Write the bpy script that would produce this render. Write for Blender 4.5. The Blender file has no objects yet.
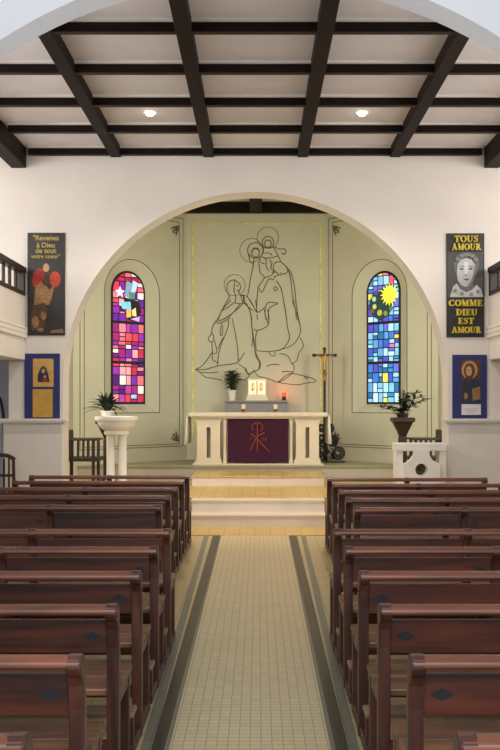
import bpy, bmesh, math, random
from mathutils import Vector, Matrix

random.seed(7)
S = bpy.context.scene
C = S.collection
PI = math.pi

# ------------------------------------------------------------------ camera, world, exposure
CX, CH, F = 0.04, 1.70, 1000.0          # camera x, eye height, focal length in pixels
HX, HY = 258.0, 402.0                   # vanishing point of the aisle in the photograph

def W(px, py, d):                       # a point seen at pixel px,py that lies at distance d
    return Vector((CX + (px - HX) * d / F, d, CH - (py - HY) * d / F))
def WX(px, d): return CX + (px - HX) * d / F
def WZ(py, d): return CH - (py - HY) * d / F

cam = bpy.data.cameras.new('camera')
cam.sensor_fit = 'AUTO'; cam.sensor_width = 36.0
cam.lens = 36.0 * F / 750.0
cam.shift_x = (250.0 - HX) / 750.0
cam.shift_y = (HY - 375.0) / 750.0
cam.clip_end = 100
cam_o = bpy.data.objects.new('camera', cam); C.objects.link(cam_o)
cam_o.location = (CX, 0, CH); cam_o.rotation_euler = (PI / 2, 0, 0)
S.camera = cam_o

S.view_settings.view_transform = 'Standard'
S.view_settings.look = 'None'
S.view_settings.gamma = 1.0
S.view_settings.use_curve_mapping = False
S.view_settings.exposure = 0.0

wd = bpy.data.worlds.new('world'); S.world = wd; wd.use_nodes = True
bg = wd.node_tree.nodes['Background']
bg.inputs[0].default_value = (0.88, 0.93, 1.0, 1)
bg.inputs[1].default_value = 0.52

def area(name, loc, target, sx, sy, power, col, spread=180):
    l = bpy.data.lights.new(name, 'AREA'); l.shape = 'RECTANGLE'; l.size = sx; l.size_y = sy
    l.energy = power; l.color = col; l.spread = math.radians(spread)
    o = bpy.data.objects.new(name, l); C.objects.link(o); o.location = loc
    o.rotation_euler = (Vector(target) - Vector(loc)).to_track_quat('-Z', 'Y').to_euler()
    return o
def spot(name, loc, target, power, col, ang=60, blend=0.6, rad=0.06):
    l = bpy.data.lights.new(name, 'SPOT'); l.energy = power; l.color = col
    l.spot_size = math.radians(ang); l.spot_blend = blend; l.shadow_soft_size = rad
    o = bpy.data.objects.new(name, l); C.objects.link(o); o.location = loc
    o.rotation_euler = (Vector(target) - Vector(loc)).to_track_quat('-Z', 'Y').to_euler()
    return o

WARM = (1.0, 0.80, 0.55)
# added area light for the daylight from behind; no rear window is seen
area('rear_daylight_fill', (0.0, -2.5, 4.6), (0, 9, 1.6), 5.5, 2.2, 400, (0.92, 0.96, 1.0))
# added fill light from both sides of the nave; gallery windows are unseen
area('gallery_fill', (-5.3, 10.0, 4.2), (0, 10.5, 1.5), 6.0, 1.6, 230, (0.98, 0.96, 0.95))
area('gallery_fill', (5.3, 10.0, 4.2), (0, 10.5, 1.5), 6.0, 1.6, 230, (1.0, 0.96, 0.92))
# tubes hidden behind the chancel arch, washing the apse
area('apse_tube', (-2.95, 14.85, 2.9), (0.6, 19.4, 2.9), 0.15, 2.6, 57, (1.0, 0.95, 0.76))
area('apse_tube', (2.95, 14.85, 2.9), (-0.6, 19.4, 2.9), 0.15, 2.6, 57, (1.0, 0.95, 0.76))
# spots behind the crown of the arch, over the altar and the steps
spot('altar_spot', (0.0, 14.8, 5.1), (0.04, 18.0, 1.2), 130, WARM, 50)
spot('steps_spot', (-0.5, 12.2, 5.1), (0.0, 13.9, 0.1), 170, (1.0, 0.74, 0.42), 62, 0.9)
spot('steps_spot', (0.5, 12.2, 5.1), (0.1, 13.9, 0.1), 170, (1.0, 0.74, 0.42), 62, 0.9)

# ------------------------------------------------------------------ materials
def new_mat(name):
    m = bpy.data.materials.new(name); m.use_nodes = True
    return m, m.node_tree, m.node_tree.nodes['Principled BSDF']
def lin(c):
    f = lambda v: v / 12.92 if v <= 0.04045 else ((v + 0.055) / 1.055) ** 2.4
    return tuple(f(x / 255.0) for x in c) + (1,)
def mat(name, rgb, rough=0.6, metal=0.0, noise=None, var=0.12, coat=0.0, bump=0.0):
    """colour (8-bit values), optional mottling by noise"""
    m, nt, b = new_mat(name)
    c = lin(rgb)
    b.inputs['Roughness'].default_value = rough
    b.inputs['Metallic'].default_value = metal
    b.inputs['Coat Weight'].default_value = coat
    b.inputs['Coat Roughness'].default_value = 0.15
    tc = nt.nodes.new('ShaderNodeTexCoord')
    n = nt.nodes.new('ShaderNodeTexNoise'); n.inputs['Scale'].default_value = noise or 6.0
    n.inputs['Detail'].default_value = 4
    nt.links.new(tc.outputs['Object'], n.inputs['Vector'])
    r = nt.nodes.new('ShaderNodeValToRGB')
    r.color_ramp.elements[0].position = 0.3; r.color_ramp.elements[1].position = 0.7
    r.color_ramp.elements[0].color = tuple(x * (1 - var) for x in c[:3]) + (1,)
    r.color_ramp.elements[1].color = tuple(min(1, x * (1 + var * 0.6)) for x in c[:3]) + (1,)
    nt.links.new(n.outputs['Fac'], r.inputs['Fac'])
    nt.links.new(r.outputs['Color'], b.inputs['Base Color'])
    if bump:
        bp = nt.nodes.new('ShaderNodeBump'); bp.inputs['Strength'].default_value = bump
        bp.inputs['Distance'].default_value = 0.01
        nt.links.new(n.outputs['Fac'], bp.inputs['Height']); nt.links.new(bp.outputs['Normal'], b.inputs['Normal'])
    return m
def wood(name, dark, light, rough=0.35, coat=0.3, axis='X', scale=1.0):
    m, nt, b = new_mat(name)
    tc = nt.nodes.new('ShaderNodeTexCoord'); mp = nt.nodes.new('ShaderNodeMapping')
    sc = [14 * scale, 14 * scale, 14 * scale]; sc['XYZ'.index(axis)] = 1.2 * scale
    mp.inputs['Scale'].default_value = sc
    info = nt.nodes.new('ShaderNodeObjectInfo')
    add = nt.nodes.new('ShaderNodeVectorMath'); add.operation = 'ADD'
    mul = nt.nodes.new('ShaderNodeVectorMath'); mul.operation = 'SCALE'; mul.inputs['Scale'].default_value = 9.0
    nt.links.new(info.outputs['Random'], mul.inputs[0])
    nt.links.new(tc.outputs['Object'], mp.inputs['Vector'])
    nt.links.new(mp.outputs['Vector'], add.inputs[0]); nt.links.new(mul.outputs['Vector'], add.inputs[1])
    n = nt.nodes.new('ShaderNodeTexNoise'); n.inputs['Scale'].default_value = 1.0; n.inputs['Detail'].default_value = 7
    n.inputs['Distortion'].default_value = 0.6
    nt.links.new(add.outputs['Vector'], n.inputs['Vector'])
    r = nt.nodes.new('ShaderNodeValToRGB')
    r.color_ramp.elements[0].position = 0.32; r.color_ramp.elements[1].position = 0.70
    r.color_ramp.elements[0].color = lin(dark); r.color_ramp.elements[1].color = lin(light)
    nt.links.new(n.outputs['Fac'], r.inputs['Fac']); nt.links.new(r.outputs['Color'], b.inputs['Base Color'])
    b.inputs['Specular IOR Level'].default_value = 0.12 if name.startswith('beam') else 0.5
    b.inputs['Roughness'].default_value = rough; b.inputs['Coat Weight'].default_value = coat
    b.inputs['Coat Roughness'].default_value = 0.25
    return m
def tiles(name, c1, c2, mortar, size, rough=0.35, msize=0.006):
    m, nt, b = new_mat(name)
    tc = nt.nodes.new('ShaderNodeTexCoord')
    br = nt.nodes.new('ShaderNodeTexBrick'); br.offset = 0.0; br.squash = 1.0
    br.inputs['Color1'].default_value = lin(c1); br.inputs['Color2'].default_value = lin(c2)
    br.inputs['Mortar'].default_value = lin(mortar)
    br.inputs['Scale'].default_value = 1.0
    br.inputs['Mortar Size'].default_value = msize
    br.inputs['Mortar Smooth'].default_value = 0.2
    br.inputs['Bias'].default_value = 0.0
    br.inputs['Brick Width'].default_value = size; br.inputs['Row Height'].default_value = size
    nt.links.new(tc.outputs['Object'], br.inputs['Vector'])
    n = nt.nodes.new('ShaderNodeTexNoise'); n.inputs['Scale'].default_value = 1.4; n.inputs['Detail'].default_value = 5
    nt.links.new(tc.outputs['Object'], n.inputs['Vector'])
    mx = nt.nodes.new('ShaderNodeMix'); mx.data_type = 'RGBA'; mx.blend_type = 'MULTIPLY'
    mx.inputs['Factor'].default_value = 0.20
    nt.links.new(br.outputs['Color'], mx.inputs['A']); nt.links.new(n.outputs['Color'], mx.inputs['B'])
    bw = nt.nodes.new('ShaderNodeRGBToBW'); nt.links.new(n.outputs['Color'], bw.inputs[0])
    nt.links.new(bw.outputs[0], mx.inputs['B'])
    nt.links.new(mx.outputs['Result'], b.inputs['Base Color'])
    b.inputs['Roughness'].default_value = rough
    return m
def glow(name, rgb, strength):
    m, nt, b = new_mat(name)
    b.inputs['Base Color'].default_value = lin(rgb)
    b.inputs['Emission Color'].default_value = lin(rgb); b.inputs['Emission Strength'].default_value = strength
    return m

M = {}
M['plaster'] = mat('plaster', (226, 219, 211), 0.85, noise=2.0, var=0.04)
M['plaster_cool'] = mat('plaster_cool', (238, 238, 240), 0.85, noise=2.0, var=0.03)
M['apse'] = mat('apse_plaster', (204, 202, 180), 0.85, noise=1.5, var=0.04)
M['line'] = mat('brown_line', (112, 96, 70), 0.7, noise=20)
M['panel'] = mat('ceiling_panel', (228, 224, 228), 0.8, noise=3, var=0.03)
M['beam'] = wood('beam_wood', (20, 12, 9), (34, 22, 16), 0.6, 0.0, 'Y', 0.6)
M['beamx'] = wood('beam_wood_cross', (20, 12, 9), (34, 22, 16), 0.5, 0.05, 'X', 0.6)
M['pew'] = wood('pew_wood', (42, 19, 11), (100, 48, 29), 0.42, 0.12, 'X')
M['rail'] = wood('pew_rail_sheen_wood', (76, 40, 26), (142, 82, 54), 0.42, 0.15, 'X')  # lighter than the other pew wood: sheen of the top rails put into the colour
M['pewz'] = wood('pew_post_wood', (44, 23, 16), (96, 53, 40), 0.40, 0.2, 'Z')
M['seat'] = wood('seat_wood', (82, 50, 32), (138, 92, 58), 0.42, 0.12, 'X')
M['kneel'] = wood('kneeler_wood', (120, 92, 70), (165, 134, 104), 0.45, 0.2, 'X')
M['diamond'] = mat('diamond_dark', (38, 38, 44), 0.35, noise=40)
M['oldwood'] = wood('old_wood', (40, 24, 18), (62, 38, 28), 0.5, 0.1, 'Z')
M['balus'] = wood('baluster_wood', (28, 17, 14), (46, 29, 24), 0.5, 0.1, 'Z')
M['tile'] = tiles('aisle_tile', (222, 205, 166), (214, 196, 154), (176, 156, 114), 0.055, msize=0.0028)
M['tile_side'] = tiles('side_tile', (206, 186, 140), (196, 176, 130), (160, 140, 100), 0.15, msize=0.004)
M['band'] = tiles('dark_band_tile', (62, 56, 42), (74, 66, 50), (50, 46, 36), 0.045, msize=0.004)
M['band2'] = tiles('grey_band_tile', (138, 137, 120), (128, 126, 110), (112, 110, 94), 0.045, msize=0.004)
M['marble'] = mat('white_marble', (226, 214, 200), 0.4, noise=3.5, var=0.06)
M['tread'] = tiles('yellow_tread', (222, 190, 122), (214, 182, 114), (180, 150, 90), 0.2)
M['ledge'] = mat('grey_stone', (176, 172, 156), 0.6, noise=4, var=0.06)
M['ledge_top'] = mat('ledge_top', (160, 152, 124), 0.6, noise=4, var=0.08)
M['altar'] = mat('altar_stone', (222, 208, 184), 0.5, noise=5, var=0.05)
M['purple'] = mat('purple_cloth', (60, 10, 44), 0.9, noise=12, var=0.15)
M['emb'] = mat('orange_embroidery', (140, 62, 52), 0.7, noise=60)
M['linen'] = mat('white_linen', (240, 236, 228), 0.85, noise=15, var=0.04)
M['iron'] = mat('black_iron', (30, 28, 26), 0.45, noise=30)
M['gold'] = mat('gold', (176, 138, 72), 0.35, 0.6, noise=20)
M['gilt'] = mat('gilt_strip', (236, 224, 130), 0.5, 0.0, noise=9, var=0.25)
M['brass'] = mat('brass', (160, 120, 60), 0.3, 0.8, noise=20)
M['white'] = mat('white_paint', (236, 232, 224), 0.5, noise=8, var=0.03)
M['tabern'] = mat('tabernacle_stone', (240, 230, 205), 0.45, noise=9, var=0.04)
M['shelf'] = mat('grey_shelf', (150, 146, 148), 0.6, noise=8, var=0.05)
M['leaf'] = mat('leaf', (44, 66, 40), 0.5, noise=9, var=0.35)
M['leafd'] = mat('leaf_dark', (30, 44, 32), 0.5, noise=9, var=0.35)
M['stem'] = mat('stem', (60, 62, 40), 0.6, noise=9)
M['soil'] = mat('soil', (50, 38, 30), 0.9, noise=30)
M['blue'] = mat('blue_board', (32, 42, 104), 0.6, noise=6, var=0.08)
M['black'] = mat('poster_black', (34, 33, 34), 0.5, noise=6, var=0.1)
M['brownblack'] = mat('poster_brown_black', (40, 36, 32), 0.5, noise=4, var=0.4)
M['yellow'] = mat('yellow_ink', (206, 186, 60), 0.6, noise=30, var=0.06)
M['paleyel'] = mat('pale_yellow_ink', (190, 168, 92), 0.6, noise=30, var=0.06)
M['ochre'] = mat('ochre_paper', (196, 152, 66), 0.6, noise=14, var=0.14)
M['ochre2'] = mat('light_ochre_paper', (206, 166, 88), 0.6, noise=14, var=0.16)
M['red'] = mat('red_cloak', (168, 42, 34), 0.6, noise=25, var=0.35)
M['red2'] = mat('orange_red', (186, 66, 44), 0.6, noise=25, var=0.3)
M['skin'] = mat('painted_skin', (196, 150, 104), 0.6, noise=40, var=0.2)
M['tan'] = mat('painted_tan', (150, 112, 66), 0.6, noise=40, var=0.45)
M['umber'] = mat('painted_umber', (84, 58, 38), 0.6, noise=40, var=0.5)
M['navy'] = mat('painted_navy', (38, 44, 62), 0.6, noise=40, var=0.3)
M['halo'] = mat('painted_halo', (190, 142, 92), 0.6, noise=40, var=0.2)
M['paper'] = mat('white_paper', (222, 216, 214), 0.7, noise=30, var=0.03)
M['print'] = mat('grey_print', (170, 164, 164), 0.7, noise=80, var=0.1)
for k, v in dict(g40=44, g70=74, g100=104, g130=132, g160=162, g190=190, g215=216).items():
    M[k] = mat('grey_photo_%d' % v, (v, v, v), 0.6, noise=30, var=0.08)
M['door'] = mat('pale_blue_grey_paint', (186, 186, 198), 0.7, noise=3, var=0.04)
M['lead'] = mat('lead', (24, 22, 26), 0.6, noise=30)

# stained glass: a face colour per pane, lit from outside
m, nt, b = new_mat('stained_glass')
at_ = nt.nodes.new('ShaderNodeAttribute'); at_.attribute_name = 'pane'
tcn = nt.nodes.new('ShaderNodeTexCoord'); ns = nt.nodes.new('ShaderNodeTexNoise'); ns.inputs['Scale'].default_value = 9
nt.links.new(tcn.outputs['Object'], ns.inputs['Vector'])
mr = nt.nodes.new('ShaderNodeMapRange'); mr.inputs['To Min'].default_value = 0.40; mr.inputs['To Max'].default_value = 1.05
nt.links.new(ns.outputs['Fac'], mr.inputs['Value'])
nt.links.new(at_.outputs['Color'], b.inputs['Base Color']); nt.links.new(at_.outputs['Color'], b.inputs['Emission Color'])
nt.links.new(mr.outputs['Result'], b.inputs['Emission Strength']); b.inputs['Roughness'].default_value = 0.2
M['glass'] = m
M['lamp'] = glow('lamp_glow', (255, 240, 215), 14.0)
M['flame'] = glow('red_flame', (255, 40, 24), 6.0)
M['candle'] = mat('candle_wax', (236, 226, 196), 0.5, noise=20, var=0.03)
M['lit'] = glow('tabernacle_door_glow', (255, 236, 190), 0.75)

# ------------------------------------------------------------------ mesh builder
class MB:
    def __init__(s): s.bm = bmesh.new()
    def face(s, pts):
        vs = [s.bm.verts.new(p) for p in pts]
        return s.bm.faces.new(vs)
    def box(s, x0, x1, y0, y1, z0, z1):
        v = [s.bm.verts.new(p) for p in ((x0,y0,z0),(x1,y0,z0),(x1,y1,z0),(x0,y1,z0),(x0,y0,z1),(x1,y0,z1),(x1,y1,z1),(x0,y1,z1))]
        for f in ((3,2,1,0),(4,5,6,7),(0,1,5,4),(1,2,6,5),(2,3,7,6),(3,0,4,7)):
            s.bm.faces.new([v[i] for i in f])
        return s
    def prism(s, poly, fn, a, b):
        """poly of 2-D points swept from a to b; fn(u, v, w) gives the 3-D point"""
        A = [s.bm.verts.new(fn(u, v, a)) for u, v in poly]; B = [s.bm.verts.new(fn(u, v, b)) for u, v in poly]
        n = len(poly)
        s.bm.faces.new(A); s.bm.faces.new(B[::-1])
        for i in range(n):
            j = (i + 1) % n; s.bm.faces.new((A[j], A[i], B[i], B[j]))
        return s
    def px(s, poly, a, b): return s.prism(poly, lambda u, v, w: (w, u, v), a, b)     # along X, poly in (y,z)
    def py(s, poly, a, b): return s.prism(poly, lambda u, v, w: (u, w, v), a, b)     # along Y, poly in (x,z)
    def pz(s, poly, a, b): return s.prism(poly, lambda u, v, w: (u, v, w), a, b)     # along Z, poly in (x,y)
    def tube(s, pts, r, n=8, closed=False, cap=True):
        pts = [Vector(p) for p in pts]; rings = []
        m = len(pts); rr = r if isinstance(r, (list, tuple)) else [r] * m
        for i, p in enumerate(pts):
            a = pts[(i - 1) % m] if (closed or i > 0) else p; c = pts[(i + 1) % m] if (closed or i < m - 1) else p
            t = (c - a).normalized()
            ref = Vector((0, 0, 1)) if abs(t.z) < 0.9 else Vector((0, 1, 0))
            if i and not closed and abs(t.dot(pref)) < 0.97: ref = pref
            elif i and closed and abs(t.dot(pref)) < 0.97: ref = pref
            pref = ref
            x = t.cross(ref).normalized(); y = x.cross(t)
            rings.append([s.bm.verts.new(p + (x * math.cos(k * 2 * PI / n) + y * math.sin(k * 2 * PI / n)) * rr[i]) for k in range(n)])
        for i in range(m if closed else m - 1):
            A, B = rings[i], rings[(i + 1) % m]
            for k in range(n):
                l = (k + 1) % n; s.bm.faces.new((A[k], A[l], B[l], B[k]))
        if cap and not closed:
            s.bm.faces.new(rings[0][::-1]); s.bm.faces.new(rings[-1])
        return s
    def lathe(s, prof, n=24, c=(0, 0, 0), sx=1.0, sy=1.0):
        rings = []
        for r, z in prof:
            rings.append([s.bm.verts.new((c[0] + sx * max(r, 1e-4) * math.cos(k * 2 * PI / n), c[1] + sy * max(r, 1e-4) * math.sin(k * 2 * PI / n), c[2] + z)) for k in range(n)])
        for A, B in zip(rings, rings[1:]):
            for k in range(n):
                l = (k + 1) % n; s.bm.faces.new((A[k], A[l], B[l], B[k]))
        s.bm.faces.new(rings[0][::-1]); s.bm.faces.new(rings[-1])
        return s
    def ball(s, c, r, sx=1, sy=1, sz=1, n=14):
        mtx = Matrix.Translation(c) @ Matrix.Diagonal((r * sx, r * sy, r * sz, 1))
        bmesh.ops.create_uvsphere(s.bm, u_segments=n, v_segments=max(6, n // 2 + 1), radius=1, matrix=mtx)
        return s
    def build(s, name, m, parent=None, loc=None, rot=0, smooth=False, bevel=0.0, seg=2):
        bmesh.ops.recalc_face_normals(s.bm, faces=s.bm.faces)
        me = bpy.data.meshes.new(name); s.bm.to_mesh(me); s.bm.free()
        me.materials.append(m)
        if smooth:
            me.polygons.foreach_set('use_smooth', [True] * len(me.polygons))
            me.set_sharp_from_angle(angle=math.radians(40))
        o = bpy.data.objects.new(name, me); C.objects.link(o)
        if parent: o.parent = parent
        if loc is not None: o.location = loc
        o.rotation_euler.z = rot
        if bevel:
            md = o.modifiers.new('bevel', 'BEVEL'); md.width = bevel; md.segments = seg; md.limit_method = 'ANGLE'
            md.angle_limit = math.radians(35)
        return o
def empty(name, loc=(0, 0, 0), rot=0):
    o = bpy.data.objects.new(name, None); C.objects.link(o); o.location = loc; o.rotation_euler.z = rot
    o.empty_display_size = 0.1
    return o
def tag(o, label, cat, group=None, kind=None):
    o['label'] = label; o['category'] = cat
    if group: o['group'] = group
    if kind: o['kind'] = kind
    return o
def struct(o): o['kind'] = 'structure'; return o
def kids(o): return [c for c in list(bpy.data.objects) if c.parent == o]
def copy_tree(o, parent=None):
    c = o.copy(); C.objects.link(c); c.parent = parent
    for ch in kids(o): copy_tree(ch, c)
    return c
def circ(cx, cy, r, n=24, a0=0, a1=2 * PI, ry=None):
    full = abs(a1 - a0) > 2 * PI - 1e-6
    k = n if full else n + 1
    return [(cx + r * math.cos(a0 + (a1 - a0) * i / n), cy + (ry or r) * math.sin(a0 + (a1 - a0) * i / n)) for i in range(k)]
def smoothline(pts, k=4):
    """Catmull-Rom through 2-D or 3-D points"""
    if len(pts) < 3: return [tuple(p) for p in pts]
    P = [Vector(p) if len(p) == 3 else Vector((p[0], p[1], 0)) for p in pts]
    out = []
    for i in range(len(P) - 1):
        p0 = P[max(i - 1, 0)]; p1 = P[i]; p2 = P[i + 1]; p3 = P[min(i + 2, len(P) - 1)]
        for j in range(k):
            t = j / k
            out.append(0.5 * ((2 * p1) + (p2 - p0) * t + (2 * p0 - 5 * p1 + 4 * p2 - p3) * t * t + (3 * p1 - p0 - 3 * p2 + p3) * t ** 3))
    out.append(P[-1])
    return [tuple(v)[:len(pts[0])] for v in out]
def arch_pts(uc, hw, z0, zs, n=24):
    """open outline: bottom left, up, round, down, bottom right"""
    p = [(uc - hw, z0)]
    p += [(uc - hw * math.cos(PI * i / n), zs + hw * math.sin(PI * i / n)) for i in range(n + 1)]
    p.append((uc + hw, z0))
    return p

# ------------------------------------------------------------------ floor
D_ARCH = 14.2          # front face of the chancel wall
ARCH_R, ARCH_Z = 2.733, 1.95
FZ = 0.34              # sanctuary floor
PZ = 0.58              # altar platform
o = struct(MB().box(-5.6, 5.6, 2.0, 14.2, -0.10, 0.0).build('floor', M['tile_side']))
fl = o
Y1 = 12.72
# the aisle carpet of small tiles and its borders lie a hair above the slab
MB().box(-0.44, 0.44, 2.0, Y1, 0.0, 0.003).build('aisle_tiling', M['tile'], fl)
for sgn in (-1, 1):
    # the border widens slightly towards the altar
    def strip(a0, b0, a1, b1, m, h):
        MB().pz([(sgn * (a0 - (a1 - a0) * 0.37), 2.0), (sgn * (b0 - (b1 - b0) * 0.37), 2.0), (sgn * b1, Y1), (sgn * a1, Y1)], 0.0, h).build('border_strip', M[m], fl)
    strip(0.395, 0.418, 0.425, 0.435, 'band2', 0.0036)
    strip(0.418, 0.482, 0.435, 0.535, 'band', 0.0042)
    strip(0.482, 0.535, 0.585, 0.645, 'band2', 0.0036)
    MB().box(min(sgn * .46, sgn * .95), max(sgn * .46, sgn * .95), Y1, Y1 + 0.025, 0.0, 0.003).build('border_strip', M['band'], fl)
MB().box(-0.95, 0.95, Y1 + 0.025, 13.6, 0.0, 0.003).build('aisle_tiling', M['tread'], fl)

# sanctuary floor and altar platform
struct(MB().pz([(-2.70, 14.2), (2.70, 14.2), (2.70, 14.66), (3.19, 14.66), (3.19, 17.6), (-3.19, 17.6), (-3.19, 14.66), (-2.70, 14.66)], 0.0, FZ).build('floor_sanctuary', M['tread']))
pl = empty('altar_platform', (0, 17.6, 0))
tag(pl, 'low grey stone platform filling the back of the apse under the altar', 'platform')
MB().pz([(-3.12, 0), (3.12, 0), (1.32, 1.79), (-1.32, 1.79)], FZ, PZ - 0.03).build('riser', M['ledge'], pl)
MB().pz([(-3.14, -0.03), (3.14, -0.03), (1.32, 1.79), (-1.32, 1.79)], PZ - 0.03, PZ).build('platform_top', M['ledge_top'], pl)

# ------------------------------------------------------------------ chancel wall with the big arch
p = [(-3.5, 0), (-ARCH_R, 0)] + arch_pts(0, ARCH_R, ARCH_Z, ARCH_Z, 64)[1:-1] + [(ARCH_R, 0), (3.5, 0), (3.5, 2.35), (5.6, 2.35), (5.6, 5.75), (-5.6, 5.75), (-5.6, 2.35), (-3.5, 2.35)]
struct(MB().py(p, D_ARCH, D_ARCH + 0.45).build('wall_chancel_arch', M['plaster']))
for n, sg in ((1, -1), (2, 1)):
    x0, x1 = sorted((sg * 2.70, sg * 3.53))
    t = struct(MB().box(x0, x1, D_ARCH - 0.20, D_ARCH + 0.0, 0, 1.40).build('trim_%d' % n, M['plaster'], bevel=0.01))
    q = MB().box(x0 - 0.04, x1 + 0.04, D_ARCH - 0.25, D_ARCH, 1.40, 1.425)
    q.box(x0 - 0.06, x1 + 0.06, D_ARCH - 0.27, D_ARCH, 1.425, 1.465)
    q.build('cap_moulding', M['plaster'], t, bevel=0.006)
# nearer transverse arch that spans the nave above the camera
ND, NT = 6.77, 0.27
q = MB(); rings = []
for d, R_, z_ in ((6.77, 3.11, 1.55), (6.90, 3.15, 1.44), (7.04, 3.17, 1.50)):
    pts = [(-R_, 0.0)] + arch_pts(0, R_, z_, z_, 64)[1:-1] + [(R_, 0.0)]
    rings.append([q.bm.verts.new((x, d, z)) for x, z in pts])
for A_, B_ in zip(rings, rings[1:]):
    for i in range(len(A_) - 1): q.bm.faces.new((A_[i], A_[i + 1], B_[i + 1], B_[i]))
for ring_, d in ((rings[0], 6.77), (rings[2], 7.04)):
    q.bm.faces.new(ring_ + [q.bm.verts.new((x, d, z)) for x, z in ((5.6, 0), (5.6, 5.75), (-5.6, 5.75), (-5.6, 0))])
struct(q.build('wall_nave_arch', M['plaster_cool']))

# outer side walls and the wall of the side aisle behind the gallery
for n, sg in (('left', -1), ('right', 1)):
    x0, x1 = sorted((sg * 5.6, sg * 5.75))
    struct(MB().box(x0, x1, 6.65, 15.6, 0, 5.75).build('wall_%s' % n, M['plaster']))
    x0, x1 = sorted((sg * 3.4, sg * 5.6))
    w = struct(MB().box(x0, x1, 15.45, 15.6, 0, 2.6).build('wall_aisle_end_%s' % n, M['door']))

# ------------------------------------------------------------------ nave ceiling
BZ, PNZ = 5.19, 5.31
ce = struct(MB().box(-5.6, 5.6, ND, 14.2, PNZ, PNZ + 0.1).build('ceiling', M['panel']))
crossD = [14.15 - 1.17 * i for i in range(0, 7)]
longX = [-1.975, -0.66, 0.675, 1.985]
for x in longX:
    MB().box(x - 0.075, x + 0.075, ND + NT, 14.19, BZ - 0.02, PNZ).build('ceiling_beam', M['beam'], ce, bevel=0.008)
for d in crossD:
    MB().box(-3.2, 3.2, d - 0.05, d + 0.04, BZ, PNZ).build('ceiling_beam', M['beamx'], ce, bevel=0.006)
for sg in (-1, 1):
    x0, x1 = sorted((sg * 3.25, sg * 3.46))
    MB().box(x0, x1, ND + NT, 14.195, 5.02, PNZ).build('ceiling_beam', M['beam'], ce, bevel=0.008)
# thin white mouldings along the panel edges
for d in crossD:
    q = MB()
    q.box(-3.2, 3.2, d - 0.085, d - 0.05, PNZ - 0.03, PNZ)
    q.box(-3.2, 3.2, d + 0.04, d + 0.075, PNZ - 0.03, PNZ) if d < 14 else None
    q.build('panel_moulding', M['white'], ce)

def ceiling_light(px, py, lab):
    d = 12.45; x = WX(px, d)
    t = empty('ceiling_light', (x, d, PNZ))
    tag(t, lab, 'ceiling light', 'recessed lights in the beamed ceiling')
    MB().lathe([(0.0, 0.0), (0.0, -0.004), (0.085, -0.006), (0.09, 0.0)], 24).build('trim_ring', M['white'], t, smooth=True)
    MB().lathe([(0.0, -0.05), (0.03, -0.044), (0.05, -0.03), (0.060, -0.008), (0.0, -0.008)], 20).build('bulb', M['lamp'], t)
    spot('nave_spot', (x, d, PNZ - 0.08), (x * 1.0, d + 0.25, 0), 225, (1.0, 0.87, 0.72), 125, 0.8, 0.05)
ceiling_light(150, 112, 'round recessed ceiling light, the lit one left of the aisle')
ceiling_light(362, 112, 'round recessed ceiling light, the lit one right of the aisle')

# ------------------------------------------------------------------ apse
DB, HB = 19.4, 1.34
AZ = 5.62
S2 = math.sqrt(0.5)
bk = struct(MB().box(-HB, HB, DB, DB + 0.15, 0, AZ).build('wall_back', M['apse']))
struct(MB().box(-3.45, 3.45, 14.65, 19.8, 5.50, 5.62).build('ceiling_apse', M['apse']))
cap_ = bpy.data.objects['ceiling_apse']
MB().box(-2.4, 2.4, 18.95, 19.07, 5.29, 5.50).build('ceiling_beam', M['beamx'], cap_, bevel=0.008)
MB().box(-0.115, 0.115, 14.66, 18.95, 5.30, 5.50).build('ceiling_beam', M['beam'], cap_, bevel=0.008)
LW = 2.63                                   # length of the oblique walls
def bandline(q, pts, wd_, base, th, fn):
    for (a, b_) in zip(pts, pts[1:]):
        a = Vector((a[0], a[1])); b_ = Vector((b_[0], b_[1]))
        t = (b_ - a).normalized(); nrm = Vector((-t.y, t.x)) * wd_ / 2
        e = t * wd_ * 0.3
        quad = [a - e - nrm, b_ + e - nrm, b_ + e + nrm, a - e + nrm]
        q.prism([(v.x, v.y) for v in quad], fn, base, th)
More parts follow.
